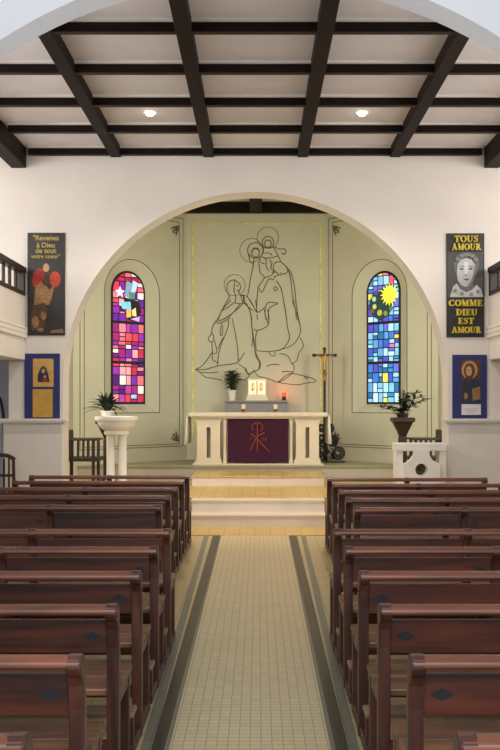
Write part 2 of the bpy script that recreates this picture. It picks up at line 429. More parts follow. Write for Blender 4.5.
for side, sg in (('left', -1), ('right', 1)):
    struct(MB().box(*sorted((sg * 3.2, sg * 3.35)), 14.65, 17.6, 0, AZ).build('wall_apse_flank_%s' % side, M['apse']))
    # s along the wall from the back corner outwards, z up, v into the wall
    fn = lambda s_, z, v, sg=sg: (sg * (HB + s_ * S2 + v * S2), DB - s_ * S2 + v * S2, z)
    UC = 1.32
    out = arch_pts(UC, 0.64, 1.50, 3.69, 28)
    gl = arch_pts(UC + 0.015, 0.395, 1.66, 3.735, 28)
    q = MB(); bm = q.bm
    rect = [(-0.0, 0.0), (LW, 0.0), (LW, AZ), (0.0, AZ)]
    rv = [bm.verts.new(fn(u, z, 0)) for u, z in rect]; ov = [bm.verts.new(fn(u, z, 0)) for u, z in out]
    ed = [bm.edges.new((rv[i], rv[(i + 1) % 4])) for i in range(4)] + [bm.edges.new((ov[i], ov[(i + 1) % len(ov)])) for i in range(len(ov))]
    bmesh.ops.triangle_fill(bm, edges=ed, use_beauty=True)
    gv = [bm.verts.new(fn(u, z, 0.12)) for u, z in gl]
    for i in range(len(ov)):
        j = (i + 1) % len(ov); bm.faces.new((ov[i], ov[j], gv[j], gv[i]))
    q.face([fn(0, 0, 0.25), fn(LW, 0, 0.25), fn(LW, AZ, 0.25), fn(0, AZ, 0.25)])
    wl = struct(q.build('wall_apse_%s' % side, M['apse']))
    # brown painted lines: frame of the wall panel and outline of the window niche
    q = MB()
    for ins in (0.10, 0.19):
        a, b_, z0, z1 = ins, LW - ins - 0.04, 0.80 + ins * 0.5, 5.33 - ins * 0.9
        bandline(q, [(a, z0), (b_, z0), (b_, z1), (a, z1), (a, z0)], 0.013, -0.004, 0.004, fn)
    q.build('panel_line', M['line'], wl)
    q = MB(); bandline(q, out + [out[0]], 0.013, -0.004, 0.004, fn); q.build('niche_line', M['line'], wl)
    for (cu, cz, fu, fz) in ((0.33, 4.97, 1, -1), (0.33, 1.06, 1, 1)):
        q = MB()
        for ang in (20, 45, 70):
            a = math.radians(ang)
            pts = [(cu - 0.12 * fu, cz - 0.12 * fz), (cu - 0.12 * fu + 0.1 * fu * math.cos(a), cz - 0.12 * fz + 0.1 * fz * math.sin(a)),
                   (cu - 0.12 * fu + 0.22 * fu * math.cos(a), cz - 0.12 * fz + 0.22 * fz * math.sin(a))]
            q.tube([fn(u, z, -0.004) for u, z in smoothline([(x, y, 0) for x, y in pts]) and pts], [0.008, 0.022, 0.006], 6)
        q.tube([fn(u, z, -0.006) for u, z in circ(cu - 0.02 * fu, cz - 0.02 * fz, 0.05, 12)], 0.008, 5, closed=True)
        q.build('corner_flower', M['line'], wl)

    # ---------------- stained glass
    win = struct(MB().prism(arch_pts(UC + 0.015, 0.395, 1.66, 3.735, 28), fn, 0.112, 0.16).build('window_%d' % (1 if sg < 0 else 2), M['lead']))
    clip = arch_pts(UC + 0.015, 0.352, 1.70, 3.735, 20)
    def clip_poly(poly):
        # Sutherland-Hodgman against the convex arch outline
        n = len(clip); cen = (UC, 2.8)
        for i in range(n):
            a = clip[i]; b2 = clip[(i + 1) % n]
            f = lambda p_: (b2[0] - a[0]) * (p_[1] - a[1]) - (b2[1] - a[1]) * (p_[0] - a[0])
            sc = f(cen)
            res = []
            for k in range(len(poly)):
                P, Q = poly[k], poly[(k + 1) % len(poly)]
                fp, fq = f(P) * sc, f(Q) * sc
                if fp >= 0: res.append(P)
                if fp * fq < 0:
                    t = fp / (fp - fq); res.append((P[0] + t * (Q[0] - P[0]), P[1] + t * (Q[1] - P[1])))
            poly = res
            if len(poly) < 3: return None
        return poly
    rnd = random.Random(11 if sg < 0 else 23)
    q = MB(); lay = q.bm.loops.layers.float_color.new('pane')
    def pane(poly, col, dep=0.108):
        poly = clip_poly(poly)
        if not poly: return
        cx = sum(x for x, _ in poly) / len(poly); cy = sum(y for _, y in poly) / len(poly)
        f = q.face([fn(x, y, dep) for x, y in poly])
        c = lin(col)
        for l in f.loops: l[lay] = c
    if sg < 0:
        pal = [(214, 60, 84), (226, 110, 124), (160, 34, 120), (104, 30, 130), (140, 44, 170), (186, 45, 76), (240, 160, 166),
               (160, 200, 250), (250, 225, 225), (80, 24, 110), (176, 60, 160), (210, 76, 96), (120, 40, 160), (150, 40, 110), (90, 40, 150), (228, 130, 150)]
    else:
        pal = [(60, 120, 210), (110, 190, 240), (150, 215, 250), (60, 90, 200), (90, 160, 225), (190, 230, 250), (80, 80, 190),
               (120, 200, 235), (60, 140, 200), (130, 190, 245), (100, 110, 220), (40, 110, 170), (170, 220, 245)]
    rows = [1.69]
    while rows[-1] < 4.1: rows.append(rows[-1] + rnd.uniform(0.13, 0.19))
    # the two thick bars
    bars = (2.43, 3.17)
    rows = [z for z in rows if all(abs(z - b_) > 0.07 for b_ in bars)] + [b_ for b_ in bars]
    rows.sort()
    ncol = 5 if sg < 0 else 6
    edges = [UC + 0.015 - 0.365 + 0.73 * i / ncol for i in range(ncol + 1)]
    for k, (z0, z1) in enumerate(zip(rows, rows[1:] + [4.2])):
        j0 = [0.0] + [rnd.uniform(-0.02, 0.02) for _ in range(ncol - 1)] + [0.0]
        for i in range(ncol):
            g = 0.010
            zb = 0.026 if any(abs(z0 - b_) < 1e-3 for b_ in bars) else g
            zt = 0.026 if any(abs(z1 - b_) < 1e-3 for b_ in bars) else g
            col = rnd.choice(pal)
            if sg > 0 and rnd.random() < 0.09: col = rnd.choice([(235, 120, 170), (230, 215, 90), (240, 90, 120)])
            if sg < 0 and z0 > 3.9: col = rnd.choice([(200, 40, 70), (220, 70, 90), (160, 30, 90)])
            sl = 0.03 * math.sin(k * 2.1 + i) if sg > 0 and z1 < 4 and zb == g and zt == g else 0
            # panes that step between columns half the time
            a, b_ = edges[i] + j0[i] + g, edges[i + 1] + j0[i + 1] - g
            if rnd.random() < 0.3:
                mid = (z0 + z1) / 2 + rnd.uniform(-.02, .02)
                pane([(a, z0 + zb), (b_, z0 + zb), (b_, mid - g), (a, mid - g)], col)
                pane([(a, mid + g), (b_, mid + g), (b_, z1 - zt), (a, z1 - zt)], rnd.choice(pal))
            else:
                pane([(a, z0 + zb), (b_, z0 + zb), (b_, z1 - zt), (a, z1 - zt)], col)
    q.build('pane', M['glass'], win)
    # the motif in the head of each window
    def motif(name, shapes):
        nonlocal_q = MB(); ly = nonlocal_q.bm.loops.layers.float_color.new('pane')
        for poly, col, dep in shapes:
            poly = [(UC + 0.015 + x, z) for x, z in poly]
            n0 = len(nonlocal_q.bm.faces)
            nonlocal_q.prism(poly, fn, dep, dep + 0.003)
            nonlocal_q.bm.faces.ensure_lookup_table()
            for f in list(nonlocal_q.bm.faces)[n0:]:
                for l in f.loops: l[ly] = lin(col)
        return nonlocal_q.build(name, M['glass'], win)
    def starpoly(cx, cz, r, r2, n, a0=0.0):
        return [(cx + (r if i % 2 == 0 else r2) * math.cos(a0 + PI * i / n), cz + (r if i % 2 == 0 else r2) * math.sin(a0 + PI * i / n)) for i in range(2 * n)]
    # on the left wall s grows towards the left of the picture, on the right wall towards the right
    if sg < 0:
        motif('star_motif', [(starpoly(0.20, 3.72, 0.115, 0.05, 5, PI / 2), (240, 225, 255), 0.100)])
        motif('angel_motif', [
            ([(-0.24, 3.58), (0.12, 3.64), (0.02, 3.22), (-0.2, 3.20), (-0.30, 3.40)], (30, 26, 34), 0.104),
            ([(-0.02, 3.62), (-0.10, 3.90), (0.04, 3.94), (0.10, 3.66)], (120, 160, 190), 0.102),
            ([(-0.12, 3.66), (-0.22, 3.92), (-0.10, 3.96), (-0.04, 3.66)], (190, 210, 250), 0.103),
            ([(0.22, 3.54), (-0.04, 3.56), (-0.06, 3.40), (0.14, 3.42)], (130, 200, 225), 0.100),
            ([(-0.02, 3.60), (-0.14, 3.62), (-0.14, 3.74), (0.0, 3.74)], (90, 130, 120), 0.099),
            ([(0.06, 3.40), (-0.06, 3.42), (-0.06, 3.28), (0.05, 3.26)], (235, 180, 90), 0.100),
            ([(-0.08, 3.40), (-0.16, 3.46), (-0.18, 3.30), (-0.09, 3.30)], (250, 220, 150), 0.100),
            ([(-0.04, 3.24), (-0.26, 3.30), (-0.24, 3.20)], (200, 170, 220), 0.100)])
    else:
        motif('foliage_motif', [
            (circ(-0.06, 3.50, 0.27, 14), (34, 60, 60), 0.104),
            (circ(-0.21, 3.62, 0.05, 8), (150, 190, 150), 0.102), (circ(-0.20, 3.48, 0.05, 8), (190, 190, 110), 0.102),
            (circ(-0.08, 3.36, 0.06, 8), (170, 170, 70), 0.102), (circ(0.06, 3.34, 0.05, 8), (120, 140, 60), 0.102),
            (circ(-0.16, 3.74, 0.05, 8), (90, 70, 150), 0.102), (circ(-0.26, 3.40, 0.04, 8), (120, 90, 60), 0.102),
            (circ(0.18, 3.42, 0.045, 8), (90, 110, 50), 0.102)])
        motif('sun_motif', [(starpoly(0.15, 3.68, 0.215, 0.135, 16), (240, 236, 70), 0.098)])

# gilt strips and the tabernacle shelf on the back wall
q = MB()
zt = WZ(223.5, DB)
xl, xr = WX(193, DB), WX(320.5, DB)
q.box(xl - 0.016, xl + 0.016, DB - 0.02, DB, 1.0, zt); q.box(xr - 0.016, xr + 0.016, DB - 0.02, DB, 1.0, zt)
q.box(xl, xr, DB - 0.012, DB, zt - 0.012, zt + 0.006)
q.build('gilt_strip', M['gilt'], bk)

# ------------------------------------------------------------------ line drawing on the back wall
A1 = lambda x, y: (195 + x / 7.14, 220 + y / 7.14)
A2 = lambda x, y: (230 + x / 6.25, 220 + y / 6.25)
A3 = lambda x, y: (190 + x / 7.14, 300 + y / 7.14)
A4 = lambda x, y: (245 + x / 6.25, 300 + y / 6.25)
def el(cx, cy, rx, ry, a0=0, a1=360, n=20):
    return [(cx + rx * math.cos(math.radians(a0 + (a1 - a0) * i / n)), cy + ry * math.sin(math.radians(a0 + (a1 - a0) * i / n))) for i in range(n + 1)]
kneeling = [
    (A1, [(285,425),(245,440),(225,480),(235,525),(245,550),(215,600),(190,650),(165,714)]),
    (A1, [(285,425),(278,500),(290,550),(285,590)]), (A1, [(285,428),(318,455),(325,485),(312,515),(325,540),(340,590)]),
    (A1, [(295,470),(312,468)]), (A1, [(298,505),(314,502)]),
    (A1, [(280,590),(310,598),(340,595),(355,590)]), (A1, [(330,540),(350,548),(355,590)]),
    (A1, [(345,535),(345,590)]),
    (A1, [(340,600),(300,640),(240,685),(190,714)]), (A1, [(190,650),(240,620),(280,590)]),
    (A1, [(330,535),(370,545),(400,590),(440,655)]), (A1, [(345,590),(385,625),(420,650)]),
    (A1, [(385,620),(400,680),(405,714)]),
    (A3, [(290,0),(240,60),(200,130),(160,190),(155,240)]), (A3, [(355,30),(290,110),(220,145),(180,160),(160,190)]),
    (A3, [(290,125),(240,155),(190,170)]), (A3, [(155,240),(135,265),(130,285),(150,300),(170,285),(165,245),(155,240)]),
    (A3, [(155,300),(160,380),(160,425),(205,450)]), (A3, [(175,290),(192,375),(160,380)]),
    (A3, [(225,165),(215,240),(230,250),(235,180)]), (A3, [(155,375),(120,430),(80,475),(40,495)]),
    (A3, [(275,140),(270,200),(230,300),(205,380),(195,470)]), (A3, [(240,265),(210,320),(200,350)]),
    (A3, [(300,130),(325,250),(340,350),(345,440)]), (A3, [(400,20),(430,90),(440,180),(455,280),(470,400),(495,440),(490,490)]),
    (A3, [(40,495),(110,495),(200,470),(310,455),(345,440),(390,375)]), (A3, [(440,180),(448,260),(440,330)])]
standing = [
    (A2, el(160,190,50,48)), (A2, el(160,203,24,29)), (A2, [(137,200),(146,184),(162,180),(176,186),(184,200)]),
    (A2, [(115,210),(125,260),(145,280),(130,350),(120,420),(110,470)]), (A2, [(150,240),(145,280)]),
    (A2, [(180,270),(190,330),(215,360),(182,410),(172,450),(165,575)]),
    (A2, [(190,230),(180,270)]), (A2, [(215,360),(260,345),(275,325)]),
    (A2, [(182,425),(190,448),(205,445),(225,400),(245,365),(265,375),(280,350)]),
    (A2, [(350,290),(385,340),(405,440),(415,540),(425,625)]), (A2, [(365,310),(380,380),(390,470),(408,560),(415,625)]),
    (A2, [(290,380),(320,430),(335,510),(350,600),(352,625)]), (A2, el(285,430,10,12)),
    (A2, [(180,575),(220,545),(240,515),(300,522),(270,535),(242,560),(240,625)]), (A2, [(225,550),(218,580),(225,625)]),
    (A2, [(105,475),(130,510),(150,545),(165,575),(185,575)]),
    (A4, [(240,0),(255,80),(265,170),(278,240),(240,300),(200,318)]), (A4, [(295,0),(320,80),(345,170),(340,220),(300,280),(240,305)]),
    (A4, [(315,0),(330,90),(345,160)]), (A4, [(65,0),(75,75)]), (A4, [(120,60),(130,110),(145,155),(110,180),(75,190),(55,180)]),
    (A4, [(140,60),(150,110),(145,155)]),
    (A4, [(75,190),(65,250),(70,310)]), (A4, [(70,315),(120,322),(190,318),(240,305)]), (A4, [(75,90),(78,125)]),
    (A4, [(0,20),(35,80),(45,200),(60,300),(75,350),(95,390),(90,430),(50,450)])]
child = [
    (A2, el(237,140,35,37)), (A2, el(237,148,20,23)), (A2, [(216,144),(224,130),(238,126),(252,132),(258,146)]),
    (A2, [(200,230),(225,245),(225,290),(245,320)]), (A2, [(270,165),(300,225),(315,260),(285,265),(270,300),(300,340),(325,345)]),
    (A2, [(275,165),(310,182),(335,180),(350,190),(340,215),(322,205)]), (A2, [(315,260),(350,290),(360,320),(340,338),(312,330)]),
    (A2, [(215,210),(240,205),(262,220)]), (A2, [(212,240),(262,235),(300,225)]), (A2, [(245,250),(262,270),(255,300),(275,325)]),
    (A2, [(260,330),(285,325),(300,345),(275,355)]), (A2, [(190,265),(215,275)])]
clouds = [
    (A3, [(40,495),(70,515),(110,550),(170,560),(230,575)]), (A3, [(80,515),(140,520),(200,515)]),
    (A3, [(345,455),(380,480),(400,490),(410,520),(430,525),(460,500)]), (A3, [(345,565),(400,568),(430,525)]),
    (A4, [(150,325),(165,350),(190,345),(185,325)]), (A4, [(215,335),(250,340),(275,358),(290,395),(320,380),(335,345),(335,330),(360,300),(362,270),(345,235)]),
    (A4, [(290,395),(305,410),(300,450),(240,500),(205,515)]), (A4, [(230,450),(260,446),(300,450)]),
    (A4, [(135,415),(170,402),(215,405)]), (A4, [(205,515),(260,470),(300,460),(370,475),(420,490),(445,510),(380,520),(330,530),(270,525),(205,515)]),
    (A4, [(65,450),(80,475),(140,490),(205,515)]), (A4, [(50,450),(20,465),(0,430)]), (A4, [(370,480),(395,495)])]
halos = [(A1, el(283,465,75,75)), (A2, el(237,112,67,66)), (A2, el(133,190,72,74))]
art = empty('wall_drawing', (0, DB, 1.7))
tag(art, 'large brown line drawing of a kneeling figure before a standing mother and child', 'wall drawing')
def strokes(name, lst, r):
    q = MB()
    for fn_, pts in lst:
        pp = smoothline([fn_(*p_) for p_ in pts], 3)
        w3 = [W(a[0], a[1], DB - 0.008) - Vector((0, DB, 1.7)) for a in pp]
        q.tube(w3, r, 5)
    return q.build(name, M['line'], art)
strokes('kneeling_figure', kneeling, 0.0082); strokes('standing_figure', standing, 0.0082)
strokes('child_figure', child, 0.0082); strokes('cloud_outline', clouds, 0.0078); strokes('halo', halos, 0.0045)

# ------------------------------------------------------------------ steps
st = empty('altar_steps', (0.04, 13.6, 0))
tag(st, 'two pale marble steps with yellow treads at the end of the aisle', 'steps')
for i in range(2):
    s_ = MB().box(-0.925, 0.925, 0.35 * i, 0.6, 0.17 * i, 0.17 * (i + 1) - 0.03).build('step', M['marble'], st)
    MB().box(-0.935, 0.935, 0.35 * i - 0.015, 0.6, 0.17 * (i + 1) - 0.03, 0.17 * (i + 1)).build('tread', M['marble'], s_, bevel=0.008)
st = empty('altar_steps', (0.04, 16.2, FZ))
tag(st, 'single pale marble step on the sanctuary floor directly before the altar', 'steps')
s_ = MB().box(-1.07, 1.07, 0, 1.37, 0, 0.135).build('step', M['marble'], st)
MB().box(-1.08, 1.08, -0.015, 1.37, 0.135, 0.16).build('tread', M['tread'], s_, bevel=0.006)

# ------------------------------------------------------------------ altar
al = empty('altar', (0.04, 17.62, PZ))
tag(al, 'pale stone altar table on two broad slotted legs at the centre of the apse', 'altar')
MB().box(-1.16, 1.16, 0.03, 0.75, 0, 0.03).build('plinth', M['altar'], al, bevel=0.006)
q = MB().box(-1.225, 1.225, 0.0, 0.74, 0.86, 0.925); q.build('table_slab', M['altar'], al, bevel=0.012)
MB().box(-1.16, 1.16, 0.05, 0.70, 0.825, 0.86).build('slab_moulding', M['altar'], al, bevel=0.01)
for sg in (-1, 1):
    xc = sg * 0.875
    q = MB()
    prof = [(0.235, 0.03), (0.235, 0.08), (0.215, 0.11), (0.205, 0.16), (0.205, 0.72), (0.215, 0.77), (0.24, 0.80), (0.24, 0.825)]
    # broad leg with a vertical slot: two shafts joined at top, bottom and back
    for s2 in (-1, 1):
        a = [(xc + s2 * 0.035, z) for r, z in prof]; b_ = [(xc + s2 * r, z) for r, z in prof]
        q.py(a + b_[::-1], 0.10, 0.60)
    q.box(xc - 0.036, xc + 0.036, 0.10, 0.60, 0.03, 0.13); q.box(xc - 0.036, xc + 0.036, 0.10, 0.60, 0.67, 0.825)
    q.box(xc - 0.036, xc + 0.036, 0.40, 0.60, 0.13, 0.67)
    q.build('leg', M['altar'], al)
    q = MB().lathe([(0.045, 0.03), (0.045, 0.07), (0.032, 0.10), (0.03, 0.40), (0.032, 0.72), (0.05, 0.78), (0.05, 0.825)], 14, (sg * 0.585, 0.15, 0))
    q.build('colonnette', M['altar'], al, smooth=True)
MB().box(-0.62, 0.62, 0.25, 0.45, 0.03, 0.825).build('back_panel', M['altar'], al)
fr = empty('altar_frontal', (0.04, 17.72, PZ + 0.03))
tag(fr, 'purple cloth with a reddish monogram hanging on the front of the altar', 'altar cloth')
q = MB(); n = 24
P = [(-0.535 + 1.07 * i / n, 0.004 * math.sin(i * 1.3)) for i in range(n + 1)]
q.pz(P + [(x, y + 0.008) for x, y in P[::-1]], 0.02, 0.795); q.build('cloth', M['purple'], fr)
q = MB()
ye = lambda pts: [(x, -0.012, z) for x, z in pts]
def e3(pts): return [((px - 258.2) * 0.0177, -0.010, (463.2 - py) * 0.0177 + 0.02) for px, py in pts]
q.tube(e3([(257.5, 424.5), (257.5, 452.5)]), 0.011, 6)
q.tube(e3(smoothline([(250.5, 451.5), (254, 444), (258, 437), (265, 433.5)])), 0.012, 6)
q.tube(e3(smoothline([(251, 434.5), (256, 438), (262, 445), (269.5, 452.5)])), 0.012, 6)
q.tube(e3([(257.5 + 5.5 * math.sin(a), 428 - 4.6 * math.cos(a)) for a in [math.radians(t) for t in range(-130, 151, 20)]]), 0.009, 6)
q.tube(e3([(249.8, 440.5), (252, 435.5), (254, 440.5)]), 0.006, 5); q.tube(e3([(250.8, 438.8), (253.2, 438.8)]), 0.005, 5)
q.tube(e3(smoothline([(262, 438.5), (262.3, 441.5), (264.2, 439.5), (266, 441.5), (266.5, 438.3)])), 0.006, 5)
q.build('monogram', M['emb'], fr)
cl = empty('altar_linen', (0.04, 17.66, PZ + 0.925))
tag(cl, 'narrow white linen lying on the altar slab with both ends hanging down', 'altar cloth')
MB().box(-1.235, 1.235, 0.0, 0.66, 0.0, 0.006).build('linen_top', M['linen'], cl)
for sg in (-1, 1):
    q = MB(); n = 16
    prof = [(sg * (1.232 + 0.0), 0.0), ]
    L = [(sg * (1.236 + 0.02 * (1 - i / n) * 1.0 + 0.012 * math.sin(i * 1.9)), 0.66 * i / n) for i in range(n + 1)]
    L[0] = (sg * 1.30, -0.005); L[1] = (sg * 1.25, 0.03)
    T = [(sg * 1.229, 0.66 * i / n) for i in range(n + 1)]
    bm = q.bm
    ra = [bm.verts.new((x, y, 0.006)) for x, y in T]; rb = [bm.verts.new((x, y, -0.07)) for x, y in [((a[0] + b_[0]) / 2, a[1]) for a, b_ in zip(L, T)]]
    rc = [bm.verts.new((x, y, -0.55)) for x, y in L]
    for A_, B_ in ((ra, rb), (rb, rc)):
        for i in range(n): bm.faces.new((A_[i], A_[i + 1], B_[i + 1], B_[i]))
    ob = q.build('linen_drop', M['linen'], cl, smooth=True)
    sd = ob.modifiers.new('s', 'SOLIDIFY'); sd.thickness = 0.006; sd.offset = sg * 0.0

def candle(px, lab):
    d = 18.05
    t = empty('candle_holder', (WX(px, d), d, PZ + 0.925 + 0.006)); tag(t, lab, 'candle', 'brass candle holders on the altar')
    MB().lathe([(0.0, 0), (0.055, 0), (0.055, 0.012), (0.03, 0.02), (0.022, 0.035), (0.05, 0.055), (0.055, 0.06), (0.0, 0.06)], 18).build('holder', M['brass'], t, smooth=True)
    MB().lathe([(0.036, 0.06), (0.036, 0.145), (0.0, 0.15)], 16).build('wax', M['candle'], t, smooth=True)
    MB().tube([(0, 0, 0.145), (0.002, 0, 0.165)], 0.004, 5).build('wick', M['iron'], t)
candle(243.5, 'small white candle in brass holder on the altar, left of centre below the potted plant')
candle(275.5, 'small white candle in brass holder on the altar, right one near the red lamp')

# ------------------------------------------------------------------ shelf, tabernacle, pot, red lamp
sh = empty('tabernacle_shelf', (WX(256.5, 19.2), 19.2, PZ))
tag(sh, 'grey stone block shelf against the back wall behind the altar', 'shelf')
hw = 31.5 * 0.0192
MB().box(-hw, hw, -0.17, 0.20, WZ(400.5, 19.03) - PZ - 0.035, WZ(400.5, 19.03) - PZ).build('shelf_board', M['shelf'], sh, bevel=0.006)
MB().box(-hw + 0.03, hw - 0.03, -0.12, 0.20, 0.0, WZ(400.5, 19.03) - PZ - 0.035).build('shelf_base', M['shelf'], sh)
SZ = WZ(400.5, 19.03)
tb = empty('tabernacle', (WX(257, 19.2), 19.2, SZ))
tag(tb, 'cream stone tabernacle with two lit panelled doors on the grey shelf', 'tabernacle')
MB().py([(-0.225, 0), (0.225, 0), (0.20, 0.05), (0.185, 0.10), (-0.185, 0.10), (-0.20, 0.05)], -0.15, 0.15).build('base', M['tabern'], tb, bevel=0.005)
MB().box(-0.175, 0.175, -0.12, 0.15, 0.10, 0.40).build('body', M['tabern'], tb, bevel=0.008)
MB().box(-0.185, 0.185, -0.13, 0.15, 0.385, 0.415).build('top_slab', M['tabern'], tb, bevel=0.006)
for sg in (-1, 1):
    dr = MB().box(sg * 0.082 - 0.068, sg * 0.082 + 0.068, -0.135, -0.12, 0.125, 0.375).build('door', M['lit'], tb, bevel=0.004)
    q = MB(); a = sg * 0.078
    q.tube([(a + 0.03 * math.cos(t), -0.138, 0.26 + 0.075 * math.sin(t)) for t in [math.radians(20 * k) for k in range(18)]], 0.007, 5, closed=True)
    q.tube([(a, -0.138, 0.19), (a, -0.138, 0.32)], 0.01, 5)
    q.build('door_ornament', M['brass'], dr)
MB().tube([(0, -0.137, 0.13), (0, -0.137, 0.37)], 0.008, 6).build('door_stile', M['brass'], tb)

def leafblade(q, base, direction, length, width, droop, up=Vector((0, 0, 1))):
    d = Vector(direction).normalized(); side = d.cross(up)
    side = side.normalized() if side.length > 1e-3 else Vector((1, 0, 0))
    n = 5; prev = None
    for i in range(n + 1):
        t = i / n
        c = Vector(base) + d * length * t - Vector((0, 0, 1)) * droop * length * t * t
        w = width * math.sin(PI * (0.08 + 0.90 * t)) * 0.5
        a = q.bm.verts.new(c - side * w); m_ = q.bm.verts.new(c - Vector((0, 0, w * 0.35))); b_ = q.bm.verts.new(c + side * w)
        if prev:
            q.bm.faces.new((prev[0], prev[1], m_, a)); q.bm.faces.new((prev[1], prev[2], b_, m_))
        prev = (a, m_, b_)
pt = empty('potted_plant', (WX(232.3, 19.2), 19.2, SZ))
tag(pt, 'small upright green plant in a white pot on the shelf beside the tabernacle', 'potted plant')
MB().lathe([(0.0, 0), (0.06, 0), (0.078, 0.17), (0.085, 0.175), (0.085, 0.195), (0.07, 0.195), (0.065, 0.17), (0.0, 0.17)], 20).build('pot', M['white'], pt, smooth=True)
q = MB(); r_ = random.Random(3)
for i in range(6):
    a = r_.uniform(0, 2 * PI); q.tube([(0.02 * math.cos(a), 0.02 * math.sin(a), 0.17), (0.05 * math.cos(a), 0.05 * math.sin(a), 0.5)], 0.006, 5)
q.build('stem', M['stem'], pt)
q = MB()
for i in range(220):
    a = r_.uniform(0, 2 * PI); z = r_.uniform(0.22, 0.56); el_ = r_.uniform(-0.1, 0.9)
    rr = 0.05 if z < 0.32 else 0.06
    leafblade(q, (rr * math.cos(a) * r_.random(), rr * math.sin(a) * r_.random(), z), (math.cos(a), math.sin(a), el_), r_.uniform(0.10, 0.19) * (0.7 if z < 0.32 else 1), 0.035, 0.35)
q.build('foliage', M['leaf'], pt)
lp = empty('sanctuary_lamp', (WX(284, 19.2), 19.2, SZ))
tag(lp, 'small dark votive lamp with a glowing red top on the grey shelf', 'lamp')
MB().lathe([(0.0, 0), (0.05, 0), (0.05, 0.012), (0.035, 0.03), (0.04, 0.085), (0.0, 0.085)], 18).build('holder', M['iron'], lp, smooth=True)
MB().lathe([(0.036, 0.085), (0.046, 0.12), (0.044, 0.155), (0.0, 0.155)], 18).build('red_glass', M['flame'], lp, smooth=True)
pl_ = bpy.data.lights.new('lamp_light', 'POINT'); pl_.energy = 1.6; pl_.color = (1, 0.16, 0.08); pl_.shadow_soft_size = 0.04
po = bpy.data.objects.new('lamp_light', pl_); C.objects.link(po); po.location = (WX(284, 19.2), 19.05, SZ + 0.22)

# ------------------------------------------------------------------ processional cross and iron scroll stand
cr = empty('processional_cross', (WX(324.5, 18.72), 18.72, PZ))
tag(cr, 'tall black standing crucifix with a golden figure, right behind the altar', 'crucifix')
zt = WZ(349, 18.72) - PZ; za = WZ(355.3, 18.72) - PZ
MB().lathe([(0.0, 0), (0.10, 0), (0.10, 0.02), (0.07, 0.035), (0.04, 0.05), (0.0, 0.05)], 20).build('base', M['iron'], cr, smooth=True)
MB().tube([(0, 0, 0.04), (0, 0, zt - 0.05)], 0.024, 10).build('pole', M['iron'], cr, smooth=True)
q = MB().box(-0.18, 0.18, -0.018, 0.018, za - 0.022, za + 0.022); q.box(-0.024, 0.024, -0.018, 0.018, za - 0.48, zt - 0.02)
for (x, z) in ((-0.2, za), (0.2, za), (0, zt)):
    q.ball((x, 0, z), 0.034, 1, 0.6, 1); 
q.build('crossbar', M['iron'], cr)
# small golden corpus: one skinned figure
def skin_figure(name, verts, edges, rad, m_, parent, root=0, sub=2):
    me = bpy.data.meshes.new(name); me.from_pydata(verts, edges, []); me.materials.append(m_)
    ob = bpy.data.objects.new(name, me); C.objects.link(ob); ob.parent = parent
    sk = ob.modifiers.new('skin', 'SKIN'); sk.use_smooth_shade = True
    for i, v in enumerate(me.skin_vertices[0].data):
        v.radius = (rad[i], rad[i]); v.use_root = (i == root)
    sb = ob.modifiers.new('sub', 'SUBSURF'); sb.levels = 1; sb.render_levels = sub
    return ob
f0 = -0.045
cv = [(0, f0, za - 0.23), (0, f0, za - 0.13), (0, f0, za - 0.04), (0.005, f0 - 0.01, za + 0.0), (0.01, f0 - 0.015, za + 0.035),
      (-0.05, f0, za - 0.035), (-0.10, f0, za - 0.015), (-0.155, f0 + 0.01, za + 0.004), (0.05, f0, za - 0.035), (0.10, f0, za - 0.015), (0.155, f0 + 0.01, za + 0.004),
      (-0.022, f0 - 0.015, za - 0.33), (-0.012, f0, za - 0.44), (-0.01, f0 - 0.025, za - 0.48), (0.022, f0 - 0.015, za - 0.33), (0.012, f0, za - 0.44), (0.01, f0 - 0.025, za - 0.48)]
ced = [(0,1),(1,2),(2,3),(3,4),(2,5),(5,6),(6,7),(2,8),(8,9),(9,10),(0,11),(11,12),(12,13),(0,14),(14,15),(15,16)]
crd = [0.038, 0.036, 0.036, 0.016, 0.027, 0.018, 0.014, 0.010, 0.018, 0.014, 0.010, 0.024, 0.016, 0.012, 0.024, 0.016, 0.012]
skin_figure('corpus', cv, ced, crd, M['gold'], cr)

ir = empty('iron_scroll_stand', (WX(331, 18.52), 18.52, PZ))
tag(ir, 'black wrought iron stand of spiral scrolls on the platform right of the altar', 'stand')
def spiral(cx, cz, r0, turns, a0, sgn, y=0.0, n=40):
    return [(cx + r0 * (1 - 0.78 * i / n) * math.cos(a0 + sgn * turns * 2 * PI * i / n), y, cz + r0 * (1 - 0.78 * i / n) * math.sin(a0 + sgn * turns * 2 * PI * i / n)) for i in range(n + 1)]
def sx_(px, py): return ((px - 331) * 0.01845, (py - 0) and (465 - py) * 0.01845)
q = MB()
for (px, py, r, tn, a0, sg) in ((338.5, 455, 7.0, 1.9, PI, 1), (333, 442.5, 5.5, 1.8, PI, 1), (330, 430.5, 4.6, 1.7, PI, 1), (321, 453, 6.5, 1.8, 0, -1), (321, 441, 5.0, 1.7, 0, -1), (321.5, 430, 4.0, 1.6, 0, -1)):
    x, z = sx_(px, py); q.tube(spiral(x, z, r * 0.01845, tn, a0, sg), 0.024, 6)
q.build('scroll', M['iron'], ir)
q = MB()
x, z = sx_(326.5, 464); q.tube([(x, 0, 0.0), (x, 0, 0.82)], 0.022, 8)
q.tube([(x, 0, 0.82), (x, 0, 0.88)], [0.022, 0.004], 8)
q.build('upright', M['iron'], ir)
q = MB().box(-0.26, 0.26, -0.08, 0.08, 0.0, 0.025); q.build('foot_plate', M['iron'], ir)
q = MB(); r_ = random.Random(5)
